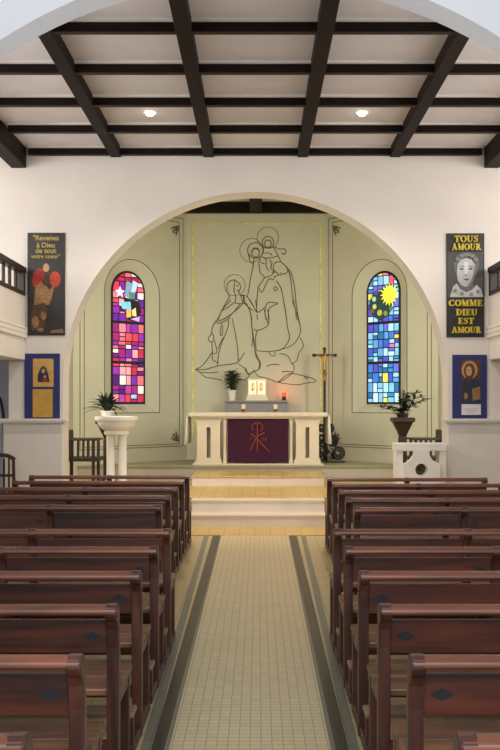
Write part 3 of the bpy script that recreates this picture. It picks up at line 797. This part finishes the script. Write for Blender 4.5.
for i in range(130):
    x = r_.uniform(-0.24, 0.12); z = r_.uniform(0.05, 0.5); a = r_.uniform(0, 2 * PI)
    leafblade(q, (x, -0.03 + r_.uniform(0, 0.05), z), (math.cos(a), r_.uniform(-0.3, 0.1), abs(math.sin(a)) * 0.7 + 0.1), 0.11, 0.045, 0.3)
q.build('greenery', M['leafd'], ir)

# ------------------------------------------------------------------ font, plant stands, plants, chairs, ambo
ft = empty('pedestal_font', (WX(116.5, 14.95), 14.95, FZ))
tag(ft, 'white stone font with a broad basin on twin columns, left of the altar', 'font')
H = WZ(416.8, 14.65) - FZ
MB().lathe([(0.0, H - 0.27), (0.175, H - 0.27), (0.185, H - 0.255), (0.185, H - 0.225), (0.17, H - 0.215), (0.21, H - 0.19), (0.255, H - 0.15), (0.282, H - 0.10), (0.29, H - 0.065), (0.315, H - 0.06), (0.32, H - 0.05), (0.32, H), (0.28, H), (0.25, H - 0.06), (0.0, H - 0.08)], 40).build('basin', M['white'], ft, smooth=True)
for sg in (-1, 1):
    MB().lathe([(0.08, 0.06), (0.08, 0.09), (0.064, 0.11), (0.062, H - 0.31), (0.07, H - 0.285), (0.07, H - 0.265)], 20, (sg * 0.088, 0, 0)).build('column', M['white'], ft, smooth=True)
MB().box(-0.22, 0.22, -0.16, 0.16, 0, 0.06).build('base', M['white'], ft, bevel=0.01)

def plant_stand(px, d, pyt, lab, shift=0):
    t = empty('plant_stand', (WX(px, d), d, FZ)); tag(t, lab, 'plant stand', 'dark wooden plant stands in the apse')
    h = WZ(pyt, d) - FZ
    q = MB(); s_ = 0.015
    prof = [(0.07, h - 0.30), (0.085, h - 0.26), (0.12, h - 0.20), (0.17, h - 0.12), (0.20, h - 0.07), (0.24, h - 0.06), (0.24, h), (0.0, h)]
    q.lathe(prof, 4); bmesh.ops.rotate(q.bm, verts=q.bm.verts, matrix=Matrix.Rotation(PI / 4, 3, 'Z')); q.build('flared_top', M['oldwood'], t)
    MB().box(-0.06, 0.06, -0.06, 0.06, 0.12, h - 0.29).build('post', M['oldwood'], t, bevel=0.01)
    q = MB()
    for a in range(4):
        c_, s2 = math.cos(a * PI / 2 + PI / 4), math.sin(a * PI / 2 + PI / 4)
        q.tube([(0.04 * c_, 0.04 * s2, 0.16), (0.14 * c_, 0.14 * s2, 0.09), (0.20 * c_, 0.20 * s2, 0.02)], [0.03, 0.026, 0.02], 8)
    q.build('foot', M['oldwood'], t, smooth=True)
    return t, h
tl, hl = plant_stand(107.5, 15.98, 420, 'dark wooden plant stand with a flared top, half hidden behind the white font')
tr, hr = plant_stand(402.5, 15.3, 417.5, 'dark wooden plant stand with a flared top, behind the white ambo')
p1 = empty('potted_plant', tuple(tl.location + Vector((0, 0, hl))))
tag(p1, 'bushy dark green arching plant above the white font, left of the altar', 'potted plant')
MB().lathe([(0.0, 0), (0.08, 0), (0.11, 0.12), (0.12, 0.125), (0.12, 0.145), (0.1, 0.145), (0.095, 0.12), (0.0, 0.12)], 20).build('pot', M['white'], p1, smooth=True)
q = MB(); r_ = random.Random(9)
for i in range(120):
    a = r_.uniform(0, 2 * PI); e_ = r_.uniform(0.2, 5.0); L = r_.uniform(0.28, 0.50)
    leafblade(q, (0.04 * math.cos(a), 0.04 * math.sin(a), 0.12 + r_.uniform(0, 0.12)), (math.cos(a), math.sin(a), e_), L, 0.038, 0.5)
q.build('foliage', M['leafd'], p1)
p2 = empty('potted_plant', tuple(tr.location + Vector((0, 0, hr))))
tag(p2, 'loose dark plant with long stems on the wooden stand behind the white ambo', 'potted plant')
MB().lathe([(0.0, 0), (0.08, 0), (0.10, 0.06), (0.0, 0.06)], 20).build('pot', M['iron'], p2, smooth=True)
q = MB(); q2 = MB(); r_ = random.Random(12)
tips = [(0.30, 0.36), (0.22, 0.42), (0.10, 0.30), (-0.02, 0.28), (-0.22, 0.18), (-0.32, 0.16), (0.38, 0.30), (0.05, 0.42), (0.16, 0.20)]
for (tx, tz) in tips:
    ty = r_.uniform(-0.12, 0.12)
    pts = smoothline([(0, 0, 0.05), (tx * 0.35, ty * 0.4, 0.02 + tz * 0.6), (tx, ty, 0.02 + tz * 0.85)], 5)
    q.tube(pts, 0.006, 5)
    for k, p_ in enumerate(pts[2:]):
        for j in range(3):
            a = r_.uniform(0, 2 * PI); leafblade(q2, p_, (math.cos(a), math.sin(a) * 0.6, r_.uniform(-0.1, 0.9)), r_.uniform(0.07, 0.13), 0.045, 0.25)
q.build('stem', M['stem'], p2); q2.build('foliage', M['leafd'], p2)

def chair(name, x, y, lab, mirror, group=None):
    t = empty(name, (x, y, FZ)); tag(t, lab, 'chair', group)
    m_ = -1 if mirror else 1
    X = lambda a, b_: sorted((m_ * a, m_ * b_))
    for yy in (-0.24, 0.24):
        MB().px([(yy - 0.022, 0), (yy + 0.022, 0), (yy + 0.022, 0.93), (yy - 0.022, 0.93)], *X(-0.26, -0.21)).build('leg', M['oldwood'], t, bevel=0.006)
        MB().px([(yy - 0.022, 0), (yy + 0.022, 0), (yy + 0.022, 0.78), (yy - 0.022, 0.78)], *X(0.16, 0.205)).build('leg', M['oldwood'], t, bevel=0.006)
        MB().box(*X(-0.24, 0.25), yy - 0.03, yy + 0.03, 0.775, 0.805).build('armrest', M['oldwood'], t, bevel=0.008)
        q = MB()
        for xx in (-0.13, -0.05, 0.03, 0.10): q.box(*X(xx - 0.014, xx + 0.014), yy - 0.012, yy + 0.012, 0.50, 0.775)
        q.build('arm_slat', M['oldwood'], t)
    MB().box(*X(-0.25, 0.27), -0.26, 0.26, 0.46, 0.52).build('seat', M['oldwood'], t, bevel=0.01)
    q = MB().box(*X(-0.25, -0.215), -0.22, 0.22, 0.78, 0.93)
    for yy in (-0.15, -0.05, 0.05, 0.15): q.box(*X(-0.245, -0.22), yy - 0.03, yy + 0.03, 0.52, 0.80)
    q.build('backrest', M['oldwood'], t, bevel=0.005)
    return t
chair('armchair', WX(84, 15.35), 15.35, 'dark slatted wooden armchair beside the left arch pier, facing right', False, 'dark armchairs in the sanctuary')
chair('armchair', WX(425, 15.5), 15.5, 'dark slatted wooden armchair behind the white ambo, facing left', True, 'dark armchairs in the sanctuary')

# white ambo standing before the right pier
am = empty('ambo', (WX(420.5, 13.7), 13.7, 0)); tag(am, 'white stone ambo pierced by a round hole in front of the right pier', 'ambo')
k_ = 0.0137
def ax(px): return (px - 420.5) * k_
def az(py): return WZ(py, 13.7)
MB().box(ax(395.5), ax(447), -0.02, 0.36, az(451), az(443.5)).build('top_slab', M['white'], am, bevel=0.01)
MB().box(ax(393), ax(449), -0.04, 0.38, 0, 0.12).build('base', M['white'], am, bevel=0.01)
for a, b_ in ((396, 403), (439.5, 446.5)):
    MB().box(ax(a), ax(b_), 0, 0.30, 0.12, az(451)).build('post', M['white'], am, bevel=0.006)
# front panel: solid below, concave shoulders left and right of a middle stem, round hole
zc, rc = az(469.3), 6.0 * k_
q = MB(); bm = q.bm
outl = [(ax(403), 0.12), (ax(439.5), 0.12), (ax(439.5), az(463.5))]
outl += [(x, z) for x, z in [(ax(436), az(462.5)), (ax(431), az(459)), (ax(428.3), az(454)), (ax(428), az(451))]]
outl += [(ax(413.5), az(451)), (ax(413.2), az(454)), (ax(410), az(459)), (ax(406), az(462.5)), (ax(403), az(463.5))]
hole = circ(0, zc, rc, 28)
ov = [bm.verts.new((x, 0.03, z)) for x, z in outl]; hv = [bm.verts.new((x, 0.03, z)) for x, z in hole]
ed = [bm.edges.new((ov[i], ov[(i + 1) % len(ov)])) for i in range(len(ov))] + [bm.edges.new((hv[i], hv[(i + 1) % len(hv)])) for i in range(len(hv))]
bmesh.ops.triangle_fill(bm, edges=ed, use_beauty=True)
ob = q.build('front_panel', M['white'], am)
sd = ob.modifiers.new('s', 'SOLIDIFY'); sd.thickness = 0.10; sd.offset = -1 
q = MB(); q.prism(circ(0, zc, rc * 0.98, 28), lambda u, v, w: (u, w, v), 0.09, 0.12); dsk = q.build('round_inset', M['iron'], am)
q = MB(); q.tube([(x, 0.085, z) for x, z in circ(0, zc, rc * 0.6, 20)], 0.008, 6, closed=True); q.build('ring_emblem', M['brass'], dsk)

# ------------------------------------------------------------------ pews
def make_pew(L):
    """origin: middle of the bench on the floor; the back faces the camera (-Y), the seat lies on +Y"""
    t = empty('pew')
    h = L / 2
    RT = 0.845
    post = [(0.0, 0.0), (0.062, 0.0), (0.062, 0.60), (0.052, 0.70), (0.040, 0.77), (0.042, 0.80), (0.030, 0.828), (0.0, 0.848), (-0.035, 0.848), (-0.058, 0.832), (-0.062, 0.808), (-0.050, 0.788), (-0.030, 0.772), (-0.014, 0.74), (-0.004, 0.66)]
    for x in (-h, -0.026, h - 0.052):
        MB().px(post, x, x + 0.052).build('post', M['pewz'], t, bevel=0.006)
        MB().px([(0.38, 0.0), (0.425, 0.0), (0.425, 0.39), (0.455, 0.42), (0.455, 0.44), (0.38, 0.44)], x + 0.006, x + 0.046).build('leg', M['pewz'], t, bevel=0.005)
        MB().box(x + 0.004, x + 0.048, -0.30, 0.45, 0.0, 0.055).build('foot_rail', M['pewz'], t, bevel=0.006)
        MB().box(x + 0.006, x + 0.046, -0.29, -0.23, 0.055, 0.19).build('kneeler_support', M['pewz'], t, bevel=0.005)
        MB().box(x + 0.010, x + 0.042, 0.062, 0.39, 0.39, 0.435).build('seat_bearer', M['pewz'], t)
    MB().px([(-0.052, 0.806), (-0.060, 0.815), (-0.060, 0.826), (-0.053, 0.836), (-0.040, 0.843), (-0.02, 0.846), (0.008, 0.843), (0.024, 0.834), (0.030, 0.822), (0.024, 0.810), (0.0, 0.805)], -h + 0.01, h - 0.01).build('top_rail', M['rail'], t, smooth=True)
    for i, (a, b_) in enumerate(((-h + 0.045, -0.02), (0.02, h - 0.045))):
        bd = MB().px([(0.016, 0.632), (0.036, 0.632), (0.034, 0.775), (0.014, 0.775)], a, b_).build('backrest', M['pew'], t, bevel=0.003)
        for cx in (a + 0.072, b_ - 0.072):
            q = MB(); yy = lambda z: 0.016 - (z - 0.632) / 0.143 * 0.002
            P = [(cx - 0.042, 0.704), (cx, 0.682), (cx + 0.042, 0.704), (cx, 0.726)]
            A = [q.bm.verts.new((x, yy(z) - 0.002, z)) for x, z in P]; B = [q.bm.verts.new((x, yy(z) + 0.006, z)) for x, z in P]
            q.bm.faces.new(A); q.bm.faces.new(B[::-1])
            for k in range(4): q.bm.faces.new((A[k], A[(k + 1) % 4], B[(k + 1) % 4], B[k]))
            q.build('diamond_inlay', M['diamond'], bd)
    q = MB()
    for y0, y1 in ((0.065, 0.27), (0.278, 0.487)): q.box(-h + 0.004, h - 0.004, y0, y1, 0.435, 0.465)
    q.build('seat', M['seat'], t, bevel=0.006)
    MB().box(-h + 0.02, h - 0.02, 0.40, 0.425, 0.34, 0.43).build('seat_apron', M['seat'], t)
    MB().box(-h + 0.003, h - 0.003, -0.30, -0.16, 0.19, 0.215).build('kneeler', M['kneel'], t, bevel=0.006)
    MB().box(-h + 0.04, h - 0.04, 0.005, 0.03, 0.20, 0.26).build('back_stretcher', M['pew'], t)
    return t
proto_l = make_pew(1.86); proto_r = make_pew(1.80)
ordinal = ['nearest', 'second', 'third', 'fourth', 'fifth', 'sixth', 'seventh', 'eighth', 'ninth', 'tenth', 'eleventh']
HR = CH - 0.845
rows_main = [737, 656.8, 605.5, 571.8, 547.2, 529.4]
k = 0
PEW_D = [HR * 1000 / (y - HY) for y in rows_main]
for side in ('left', 'right'):
    proto = proto_l if side == 'left' else proto_r
    first = True
    if side == 'left': fr_d = [9.98 - 0 for _ in ()] or [8.30, 9.15, 10.0, 10.82, 11.62]
    else: fr_d = [8.12, 8.90, 9.68, 10.46, 11.25]
    for i, d in enumerate(PEW_D + fr_d):
        o = proto if first else copy_tree(proto); first = False
        half = 0.93 if side == 'left' else 0.90
        if i < 6: inner = 0.55
        else: inner = 0.76 if side == 'left' else 0.82
        x = -(inner + half) if side == 'left' else inner + half
        o.location = (x, d + 0.035, 0)
        if i < 6:
            lab = 'dark red-brown wooden pew %s of the aisle, %s from the camera on that side' % (side, ordinal[i])
        else:
            lab = 'dark wooden pew %s of the aisle, %s row counted back from the altar steps' % (side, ['fifth', 'fourth', 'third', 'second', 'front'][i - 6])
        tag(o, lab, 'pew', 'pews %s of the aisle' % side)

# ------------------------------------------------------------------ galleries
for side, sg in (('left', -1), ('right', 1)):
    g = empty('gallery', (0, 0, 0)); 
    g.location = (sg * (3.245 if sg < 0 else 3.30), 10.5, 2.3)
    tag(g, 'cream gallery with a dark wooden balustrade along the %s side of the nave' % side, 'gallery')
    X = lambda a, b_: sorted((sg * a, sg * b_))
    y0, y1 = -3.6, 3.69
    MB().box(*X(0.02, 2.35), y0, y1, 0.0, 0.45).build('gallery_floor', M['plaster'], g)
    MB().box(*X(0.02, 0.16), y0, y1, 0.40, 0.90).build('parapet', M['plaster'], g)
    q = MB(); q.box(*X(-0.015, 0.03), y0, y1, 0.30, 0.36); q.box(*X(-0.018, 0.03), y0, y1, 0.36, 0.42); q.box(*X(-0.02, 0.03), y0, y1, 0.42, 0.46)
    q.build('cornice', M['plaster'], g, bevel=0.012)
    MB().box(*X(0.0, 0.10), y0, y1 - 0.045, 0.90, 0.955).build('bottom_rail', M['balus'], g, bevel=0.006)
    MB().box(*X(-0.015, 0.115), y0, y1 - 0.045, 1.22, 1.30).build('handrail', M['balus'], g, bevel=0.01)
    n = 22
    for i in range(n):
        yy = y1 - 0.10 - i * 0.33
        if i == 0: MB().box(*X(0.0, 0.10), yy - 0.05, yy + 0.05, 0.955, 1.22).build('newel', M['balus'], g, bevel=0.006)
        else: MB().box(*X(0.035, 0.068), yy - 0.035, yy + 0.035, 0.955, 1.22).build('baluster', M['balus'], g, bevel=0.006)

# carved chair under the left gallery and the door arch behind it
ch = empty('chair', (WX(3, 13.55), 13.55, 0)); tag(ch, 'dark carved wooden chair with spindles under the left gallery', 'chair')
for sx2 in (-0.2, 0.2):
    MB().tube([(sx2, -0.2, 0), (sx2, -0.2, 0.5), (sx2 * 0.95, -0.2, 0.94)], 0.022, 8).build('leg', M['oldwood'], ch, smooth=True)
    MB().tube([(sx2, 0.2, 0), (sx2, 0.2, 0.45)], 0.022, 8).build('leg', M['oldwood'], ch, smooth=True)
MB().box(-0.23, 0.23, -0.22, 0.23, 0.45, 0.49).build('seat', M['oldwood'], ch, bevel=0.008)
q = MB(); q.tube(smoothline([(-0.21, -0.2, 0.93), (-0.1, -0.2, 0.985), (0.1, -0.2, 0.985), (0.21, -0.2, 0.93)]), 0.028, 8)
q.tube([(-0.2, -0.2, 0.72), (0.2, -0.2, 0.72)], 0.018, 8)
for x in (-0.13, -0.065, 0, 0.065, 0.13): q.tube([(x, -0.2, 0.48), (x, -0.2, 0.95)], 0.013, 6)
q.build('backrest', M['oldwood'], ch, smooth=True)
wa = bpy.data.objects['wall_aisle_end_left']
q = MB()
pp = smoothline([W(-1, 397, 15.42), W(1.5, 404, 15.42), W(3.6, 420, 15.42), W(4.2, 440, 15.42), W(4.2, 470, 15.42), W(4.2, 515, 15.42)])
q.tube(pp, 0.022, 6); q.build('door_arch_moulding', M['iron'], wa)

# ------------------------------------------------------------------ posters
class Sheet:
    """flat printed sheet: layers of coloured shapes on a thin board; coordinates in photo pixels at distance d"""
    def __init__(s, name, px0, px1, py0, py1, d, m_, label, cat, group=None, th=0.02):
        s.d = d; s.o = empty(name, tuple(W((px0 + px1) / 2, py1, d))); s.off = Vector(s.o.location)
        tag(s.o, label, cat, group); s.y = -th
        s.fn = lambda u, v, w: tuple(W(u, v, d) + Vector((0, w, 0)) - s.off)
        MB().prism([(px0, py0), (px1, py0), (px1, py1), (px0, py1)], s.fn, -th, 0).build('board', m_, s.o)
        s.k = 0
    def shapes(s, name, polys, m_, parent=None, dep=0.002):
        s.k += 1
        q = MB()
        for i_, p_ in enumerate(polys): q.prism(p_, s.fn, s.y - 0.0018 * s.k - 0.00025 * i_, s.y + 0.001 + 0.00002 * i_)
        return q.build(name, m_, parent or s.o)
# bold serif capitals drawn from bars and rings, in a box 1 high
def rib(pts, w):
    """ribbon polygon of width w along pts"""
    P = [Vector(p_) for p_ in pts]; L, R = [], []
    for i, p_ in enumerate(P):
        a = P[max(i - 1, 0)]; b_ = P[min(i + 1, len(P) - 1)]
        t = (b_ - a).normalized(); n_ = Vector((-t.y, t.x)); ww = w[i] if isinstance(w, (list, tuple)) else w
        L.append(p_ + n_ * ww / 2); R.append(p_ - n_ * ww / 2)
    return [(v.x, v.y) for v in L + R[::-1]]
def bar(x0, x1, y0, y1): return [(x0, y0), (x1, y0), (x1, y1), (x0, y1)]
TK, TN = 0.24, 0.10
def ring(cx, rx, a0, a1, n=20):
    pts, ws = [], []
    for i in range(n + 1):
        a = math.radians(a0 + (a1 - a0) * i / n)
        pts.append((cx + rx * math.cos(a), 0.5 + 0.44 * math.sin(a))); ws.append(TN + (TK - TN) * abs(math.cos(a)))
    return rib(pts, ws)
GL = {
 'T': (0.82, [bar(0.29, 0.29 + TK, 0, 1), bar(0.02, 0.80, 0.89, 1), bar(0.02, 0.10, 0.66, 1), bar(0.72, 0.80, 0.66, 1), bar(0.18, 0.64, 0, 0.08)]),
 'O': (0.90, [ring(0.45, 0.33, 0, 181), ring(0.45, 0.33, 180, 361)]),
 'U': (0.88, [rib([(0.20, 1), (0.20, 0.3), (0.27, 0.12), (0.42, 0.06)], [TK, TK, 0.18, TN]), rib([(0.70, 1), (0.70, 0.3), (0.62, 0.12), (0.42, 0.06)], [TN, TN, TN, TN]), bar(0.03, 0.38, 0.92, 1), bar(0.58, 0.86, 0.92, 1)]),
 'S': (0.70, [rib([(0.58, 0.76), (0.50, 0.90), (0.34, 0.95), (0.18, 0.86), (0.17, 0.68), (0.34, 0.53), (0.52, 0.40), (0.55, 0.22), (0.42, 0.07), (0.24, 0.06), (0.12, 0.24)], [0.08, 0.1, 0.1, 0.17, 0.2, 0.22, 0.22, 0.18, 0.12, 0.1, 0.08]), bar(0.08, 0.14, 0, 0.3), bar(0.54, 0.60, 0.70, 1)]),
 'A': (0.90, [rib([(0.16, 0.02), (0.43, 1)], TN), rib([(0.42, 0.98), (0.70, 0.02)], TK), bar(0.24, 0.62, 0.30, 0.38), bar(0.02, 0.32, 0, 0.08), bar(0.52, 0.90, 0, 0.08)]),
 'M': (1.08, [bar(0.14, 0.14 + TN, 0, 1), rib([(0.20, 1), (0.52, 0.05)], TK), rib([(0.52, 0.05), (0.82, 1)], TN), bar(0.74, 0.74 + TK, 0, 1), bar(0.03, 0.33, 0, 0.08), bar(0.64, 1.06, 0, 0.08), bar(0.03, 0.3, 0.92, 1), bar(0.8, 1.06, 0.92, 1)]),
 'R': (0.90, [bar(0.14, 0.14 + TK, 0, 1), rib([(0.30, 0.95), (0.52, 0.95), (0.62, 0.74), (0.52, 0.52), (0.30, 0.50)], [TN, 0.14, TK, 0.14, TN]), rib([(0.42, 0.52), (0.76, 0.02)], TK * 0.95), bar(0.03, 0.46, 0, 0.08), bar(0.62, 0.90, 0, 0.08), bar(0.03, 0.3, 0.92, 1)]),
 'C': (0.84, [ring(0.46, 0.33, 50, 310, 26), bar(0.68, 0.75, 0.66, 0.98), bar(0.68, 0.74, 0.04, 0.28)]),
 'E': (0.80, [bar(0.14, 0.14 + TK, 0, 1), bar(0.03, 0.70, 0.91, 1), bar(0.03, 0.74, 0, 0.09), bar(0.3, 0.54, 0.46, 0.55), bar(0.50, 0.56, 0.36, 0.65), bar(0.63, 0.70, 0.70, 1), bar(0.67, 0.74, 0, 0.3)]),
 'D': (0.90, [bar(0.14, 0.14 + TK, 0, 1), rib([(0.25, 0.95), (0.50, 0.95), (0.70, 0.76), (0.73, 0.5), (0.70, 0.24), (0.50, 0.05), (0.25, 0.05)], [TN, TN, 0.2, TK, 0.2, TN, TN]), bar(0.03, 0.3, 0.92, 1), bar(0.03, 0.3, 0, 0.08)]),
 'I': (0.46, [bar(0.11, 0.11 + TK, 0, 1), bar(0.01, 0.45, 0, 0.08), bar(0.01, 0.45, 0.92, 1)])}
def lettering(sheet, text, x0, x1, ytop, ybot, m_):
    tot = sum(GL[c][0] for c in text); kx = (x1 - x0) / tot; ky = ybot - ytop
    polys = []; x = x0
    for c in text:
        w_, ps = GL[c]
        for p_ in ps: polys.append([(x + u * kx, ybot - v * ky) for u, v in p_])
        x += w_ * kx
    return sheet.shapes('lettering', polys, m_)

pd = D_ARCH - 0.001
P1 = Sheet('poster', 446.3, 484.0, 233.5, 337.3, pd, M['black'], 'tall black poster with yellow capitals around a grey portrait photograph', 'poster')
def E(cx, cy, rx, ry, n=22): return circ(cx, cy, rx, n, ry=ry)
ph = P1.shapes('portrait_photo', [bar(447.3, 483.0, 252.0, 297.2)], M['g70'])
hr_ = P1.shapes('portrait_hair', [[(456.5, 276), (453.8, 269), (453.5, 261), (457, 255.5), (463, 252.6), (470, 252.8), (476, 256), (479, 263), (478, 270), (475.5, 276)]], M['g100'], ph)
P1.shapes('portrait_neck', [[(459.5, 282), (472.5, 282), (474, 292), (458, 292)]], M['g100'], ph)
P1.shapes('portrait_collar', [[(449.5, 297.2), (453, 286.5), (456.5, 283.5), (460, 289.5), (466, 292.5), (472, 290), (476, 285), (480.5, 289.5), (483, 297.2)]], M['g190'], ph)
fc = P1.shapes('portrait_face', [[(466.8, 287), (464.4, 287), (460.2, 284.8), (457.2, 280), (456.6, 272), (457.4, 264.5), (460.5, 260), (465.8, 258.2), (471.5, 260), (474.6, 265), (475.2, 272), (473.8, 279.5), (470.6, 284.8)]], M['g190'], ph)
P1.shapes('portrait_cheek', [[(463.5, 262), (468, 262), (467.5, 268), (467, 274.5), (464.6, 274.5), (463.8, 268)]], M['g215'], fc)
P1.shapes('portrait_shade', [[(473.6, 264.5), (475.2, 272), (473.8, 279.5), (470.6, 284.8), (466.5, 286.5), (470.5, 281.5), (472.6, 275)]], M['g130'], fc)
for ex in (461.2, 470.2):
    P1.shapes('portrait_eye', [E(ex, 269.2, 1.9, 0.85)], M['g70'], fc)
    P1.shapes('portrait_brow', [rib([(ex - 2.4, 267.2), (ex, 266.3), (ex + 2.4, 267.0)], 0.6)], M['g100'], fc)
P1.shapes('portrait_nose', [E(465.8, 275.3, 1.5, 0.5)], M['g130'], fc)
P1.shapes('portrait_mouth', [E(465.8, 279.7, 2.7, 0.75)], M['g100'], fc)
for cx_, cy_, w_ in ((457.5, 259.5, 2.6), (461.5, 256.2, 2.8), (466.5, 255.0, 3.0), (471.5, 256.4, 2.8), (475.2, 260.0, 2.5)):
    P1.shapes('portrait_curl', [E(cx_, cy_, w_, 2.0)], M['g130'], hr_)
for cx_, cy_ in ((454.5, 291), (461.5, 294), (471, 294.5), (478, 291.5)):
    P1.shapes('portrait_ruffle', [E(cx_, cy_, 1.7, 1.9)], M['g130'], ph)
lettering(P1, 'TOUS', 453.5, 477.5, 236.2, 242.6, M['yellow'])
lettering(P1, 'AMOUR', 451.0, 480.2, 244.2, 250.6, M['yellow'])
lettering(P1, 'COMME', 448.0, 481.8, 300.2, 306.4, M['yellow'])
lettering(P1, 'DIEU', 455.0, 476.5, 309.4, 315.8, M['yellow'])
lettering(P1, 'EST', 457.2, 473.2, 318.0, 324.4, M['yellow'])
lettering(P1, 'AMOUR', 451.0, 480.2, 327.0, 333.2, M['yellow'])

def font_text(sheet, text, cx, base, size, m_):
    cu = bpy.data.curves.new('lettering', 'FONT'); cu.body = text; cu.size = size; cu.align_x = 'CENTER'; cu.offset = 0.025 * size; cu.extrude = 0
    tmp = bpy.data.objects.new('tmp', cu); C.objects.link(tmp)
    bpy.context.view_layer.update()
    me = bpy.data.meshes.new_from_object(tmp.evaluated_get(bpy.context.evaluated_depsgraph_get()))
    bpy.data.objects.remove(tmp); bpy.data.curves.remove(cu)
    sheet.k += 1
    dep = sheet.y - 0.0018 * sheet.k
    for v in me.vertices:
        v.co = sheet.fn(cx + v.co.x, base - v.co.y, dep)
    me.name = 'lettering'; me.materials.clear(); me.materials.append(m_)
    o = bpy.data.objects.new('lettering', me); C.objects.link(o); o.parent = sheet.o
    md = o.modifiers.new('s', 'SOLIDIFY'); md.thickness = 0.002; md.offset = 0
    return o
P2 = Sheet('poster', 27.8, 65.2, 233.0, 335.5, pd, M['brownblack'], 'tall dark poster with a red-cloaked painted scene under pale yellow words', 'poster')
for tx, by in (('"Revenez', 240.4), ('à Dieu', 247.6), ('de tout', 253.2), ('votre coeur"', 258.4)):
    font_text(P2, tx, 46.2, by, 7.0 if tx != 'votre coeur"' else 5.6, M['paleyel'])
P2.k = 1
pp = P2.shapes('painted_scene', [bar(29, 64.2, 261, 334)], M['brownblack'])
P2.shapes('painted_cloak', [[(32.5, 281), (34, 273), (38, 268.8), (44.5, 269.5), (45.2, 278), (44, 286), (38, 289), (34, 286.5)]], M['red'], pp)
P2.shapes('painted_sleeve', [E(55.5, 279.5, 5.6, 8)], M['red2'], pp)
P2.shapes('painted_head', [E(46.5, 268, 3.0, 4.4)], M['skin'], pp)
P2.shapes('painted_robe', [[(36, 287), (42, 281), (50, 290), (55, 284), (52, 300), (49, 305), (34, 306), (35, 296)]], M['tan'], pp)
P2.shapes('painted_dark_head', [E(46.5, 282, 4, 4)], M['umber'], pp)
P2.shapes('painted_rags', [[(33, 306), (46, 303), (48, 314), (45, 328), (33, 331), (31, 320)]], M['umber'], pp)
P2.shapes('painted_feet', [E(36, 322, 3.5, 6), E(44, 316, 3, 4), [(51, 333), (52, 330.5), (63, 329), (64, 333)], E(41, 330, 3, 2)], M['tan'], pp)

B1 = Sheet('picture_board', 24.8, 60.0, 353.6, 419.3, pd, M['blue'], 'blue display board with two ochre sheets on the left pier', 'display board')
top = B1.shapes('icon_print', [bar(33.3, 53.8, 358.8, 386.8)], M['ochre2'])
B1.shapes('painted_halo', [E(43.7, 370, 4.6, 4.6), E(45.8, 376.5, 2.4, 2.4)], M['halo'], top)
B1.shapes('painted_mantle', [[(38, 382), (38.3, 374), (41, 368.5), (43.6, 366), (46.5, 368.5), (48.5, 374), (50, 382)]], M['navy'], top)
B1.shapes('painted_face', [E(43.7, 371, 1.7, 2.2), E(45.3, 376.5, 1.2, 1.4)], M['skin'], top)
B1.shapes('painted_tunic', [[(43, 381.5), (44, 377.5), (47, 378), (48, 381.5)]], M['red'], top)
B1.shapes('text_sheet', [bar(33.2, 53.0, 389.2, 417.2)], M['ochre'])

B2 = Sheet('picture_board', 452.2, 486.6, 354.8, 420.0, pd, M['blue'], 'blue display board with an icon print and white card on the right pier', 'display board')
ic = B2.shapes('icon_print', [bar(460.8, 480.2, 359.6, 402.8)], M['umber'])
B2.shapes('painted_halo', [E(469.2, 370, 8.0, 9.2)], M['halo'], ic)
B2.shapes('painted_robe', [[(461, 402.5), (461.8, 384), (465, 379), (474, 378.5), (479.8, 381), (480, 402.5)]], M['navy'], ic)
B2.shapes('painted_hair', [E(469.0, 371, 5.6, 7.6), E(468.8, 377.5, 3.5, 4)], M['umber'], ic)
B2.shapes('painted_face', [E(468.5, 371.2, 3.1, 5.0)], M['skin'], ic)
B2.shapes('painted_beard', [[(466, 374.8), (468.6, 376.2), (471.2, 374.8), (470.5, 378.8), (468.6, 380), (466.6, 378.8)], E(467.2, 370, .8, .4), E(470, 370, .8, .4)], M['umber'], ic)
B2.shapes('painted_book', [[(471.5, 389), (479.6, 386.5), (479.8, 399), (472.5, 401)], E(465.5, 396, 2.0, 3.5)], M['tan'], ic)
cd = B2.shapes('card', [bar(461.2, 480.3, 404.2, 414.8)], M['paper'])
B2.shapes('grey_print', [bar(465, 477, 408.6, 409.1), bar(464.5, 477.5, 410.2, 410.7), bar(466, 475, 412.0, 412.4)], M['print'], cd)
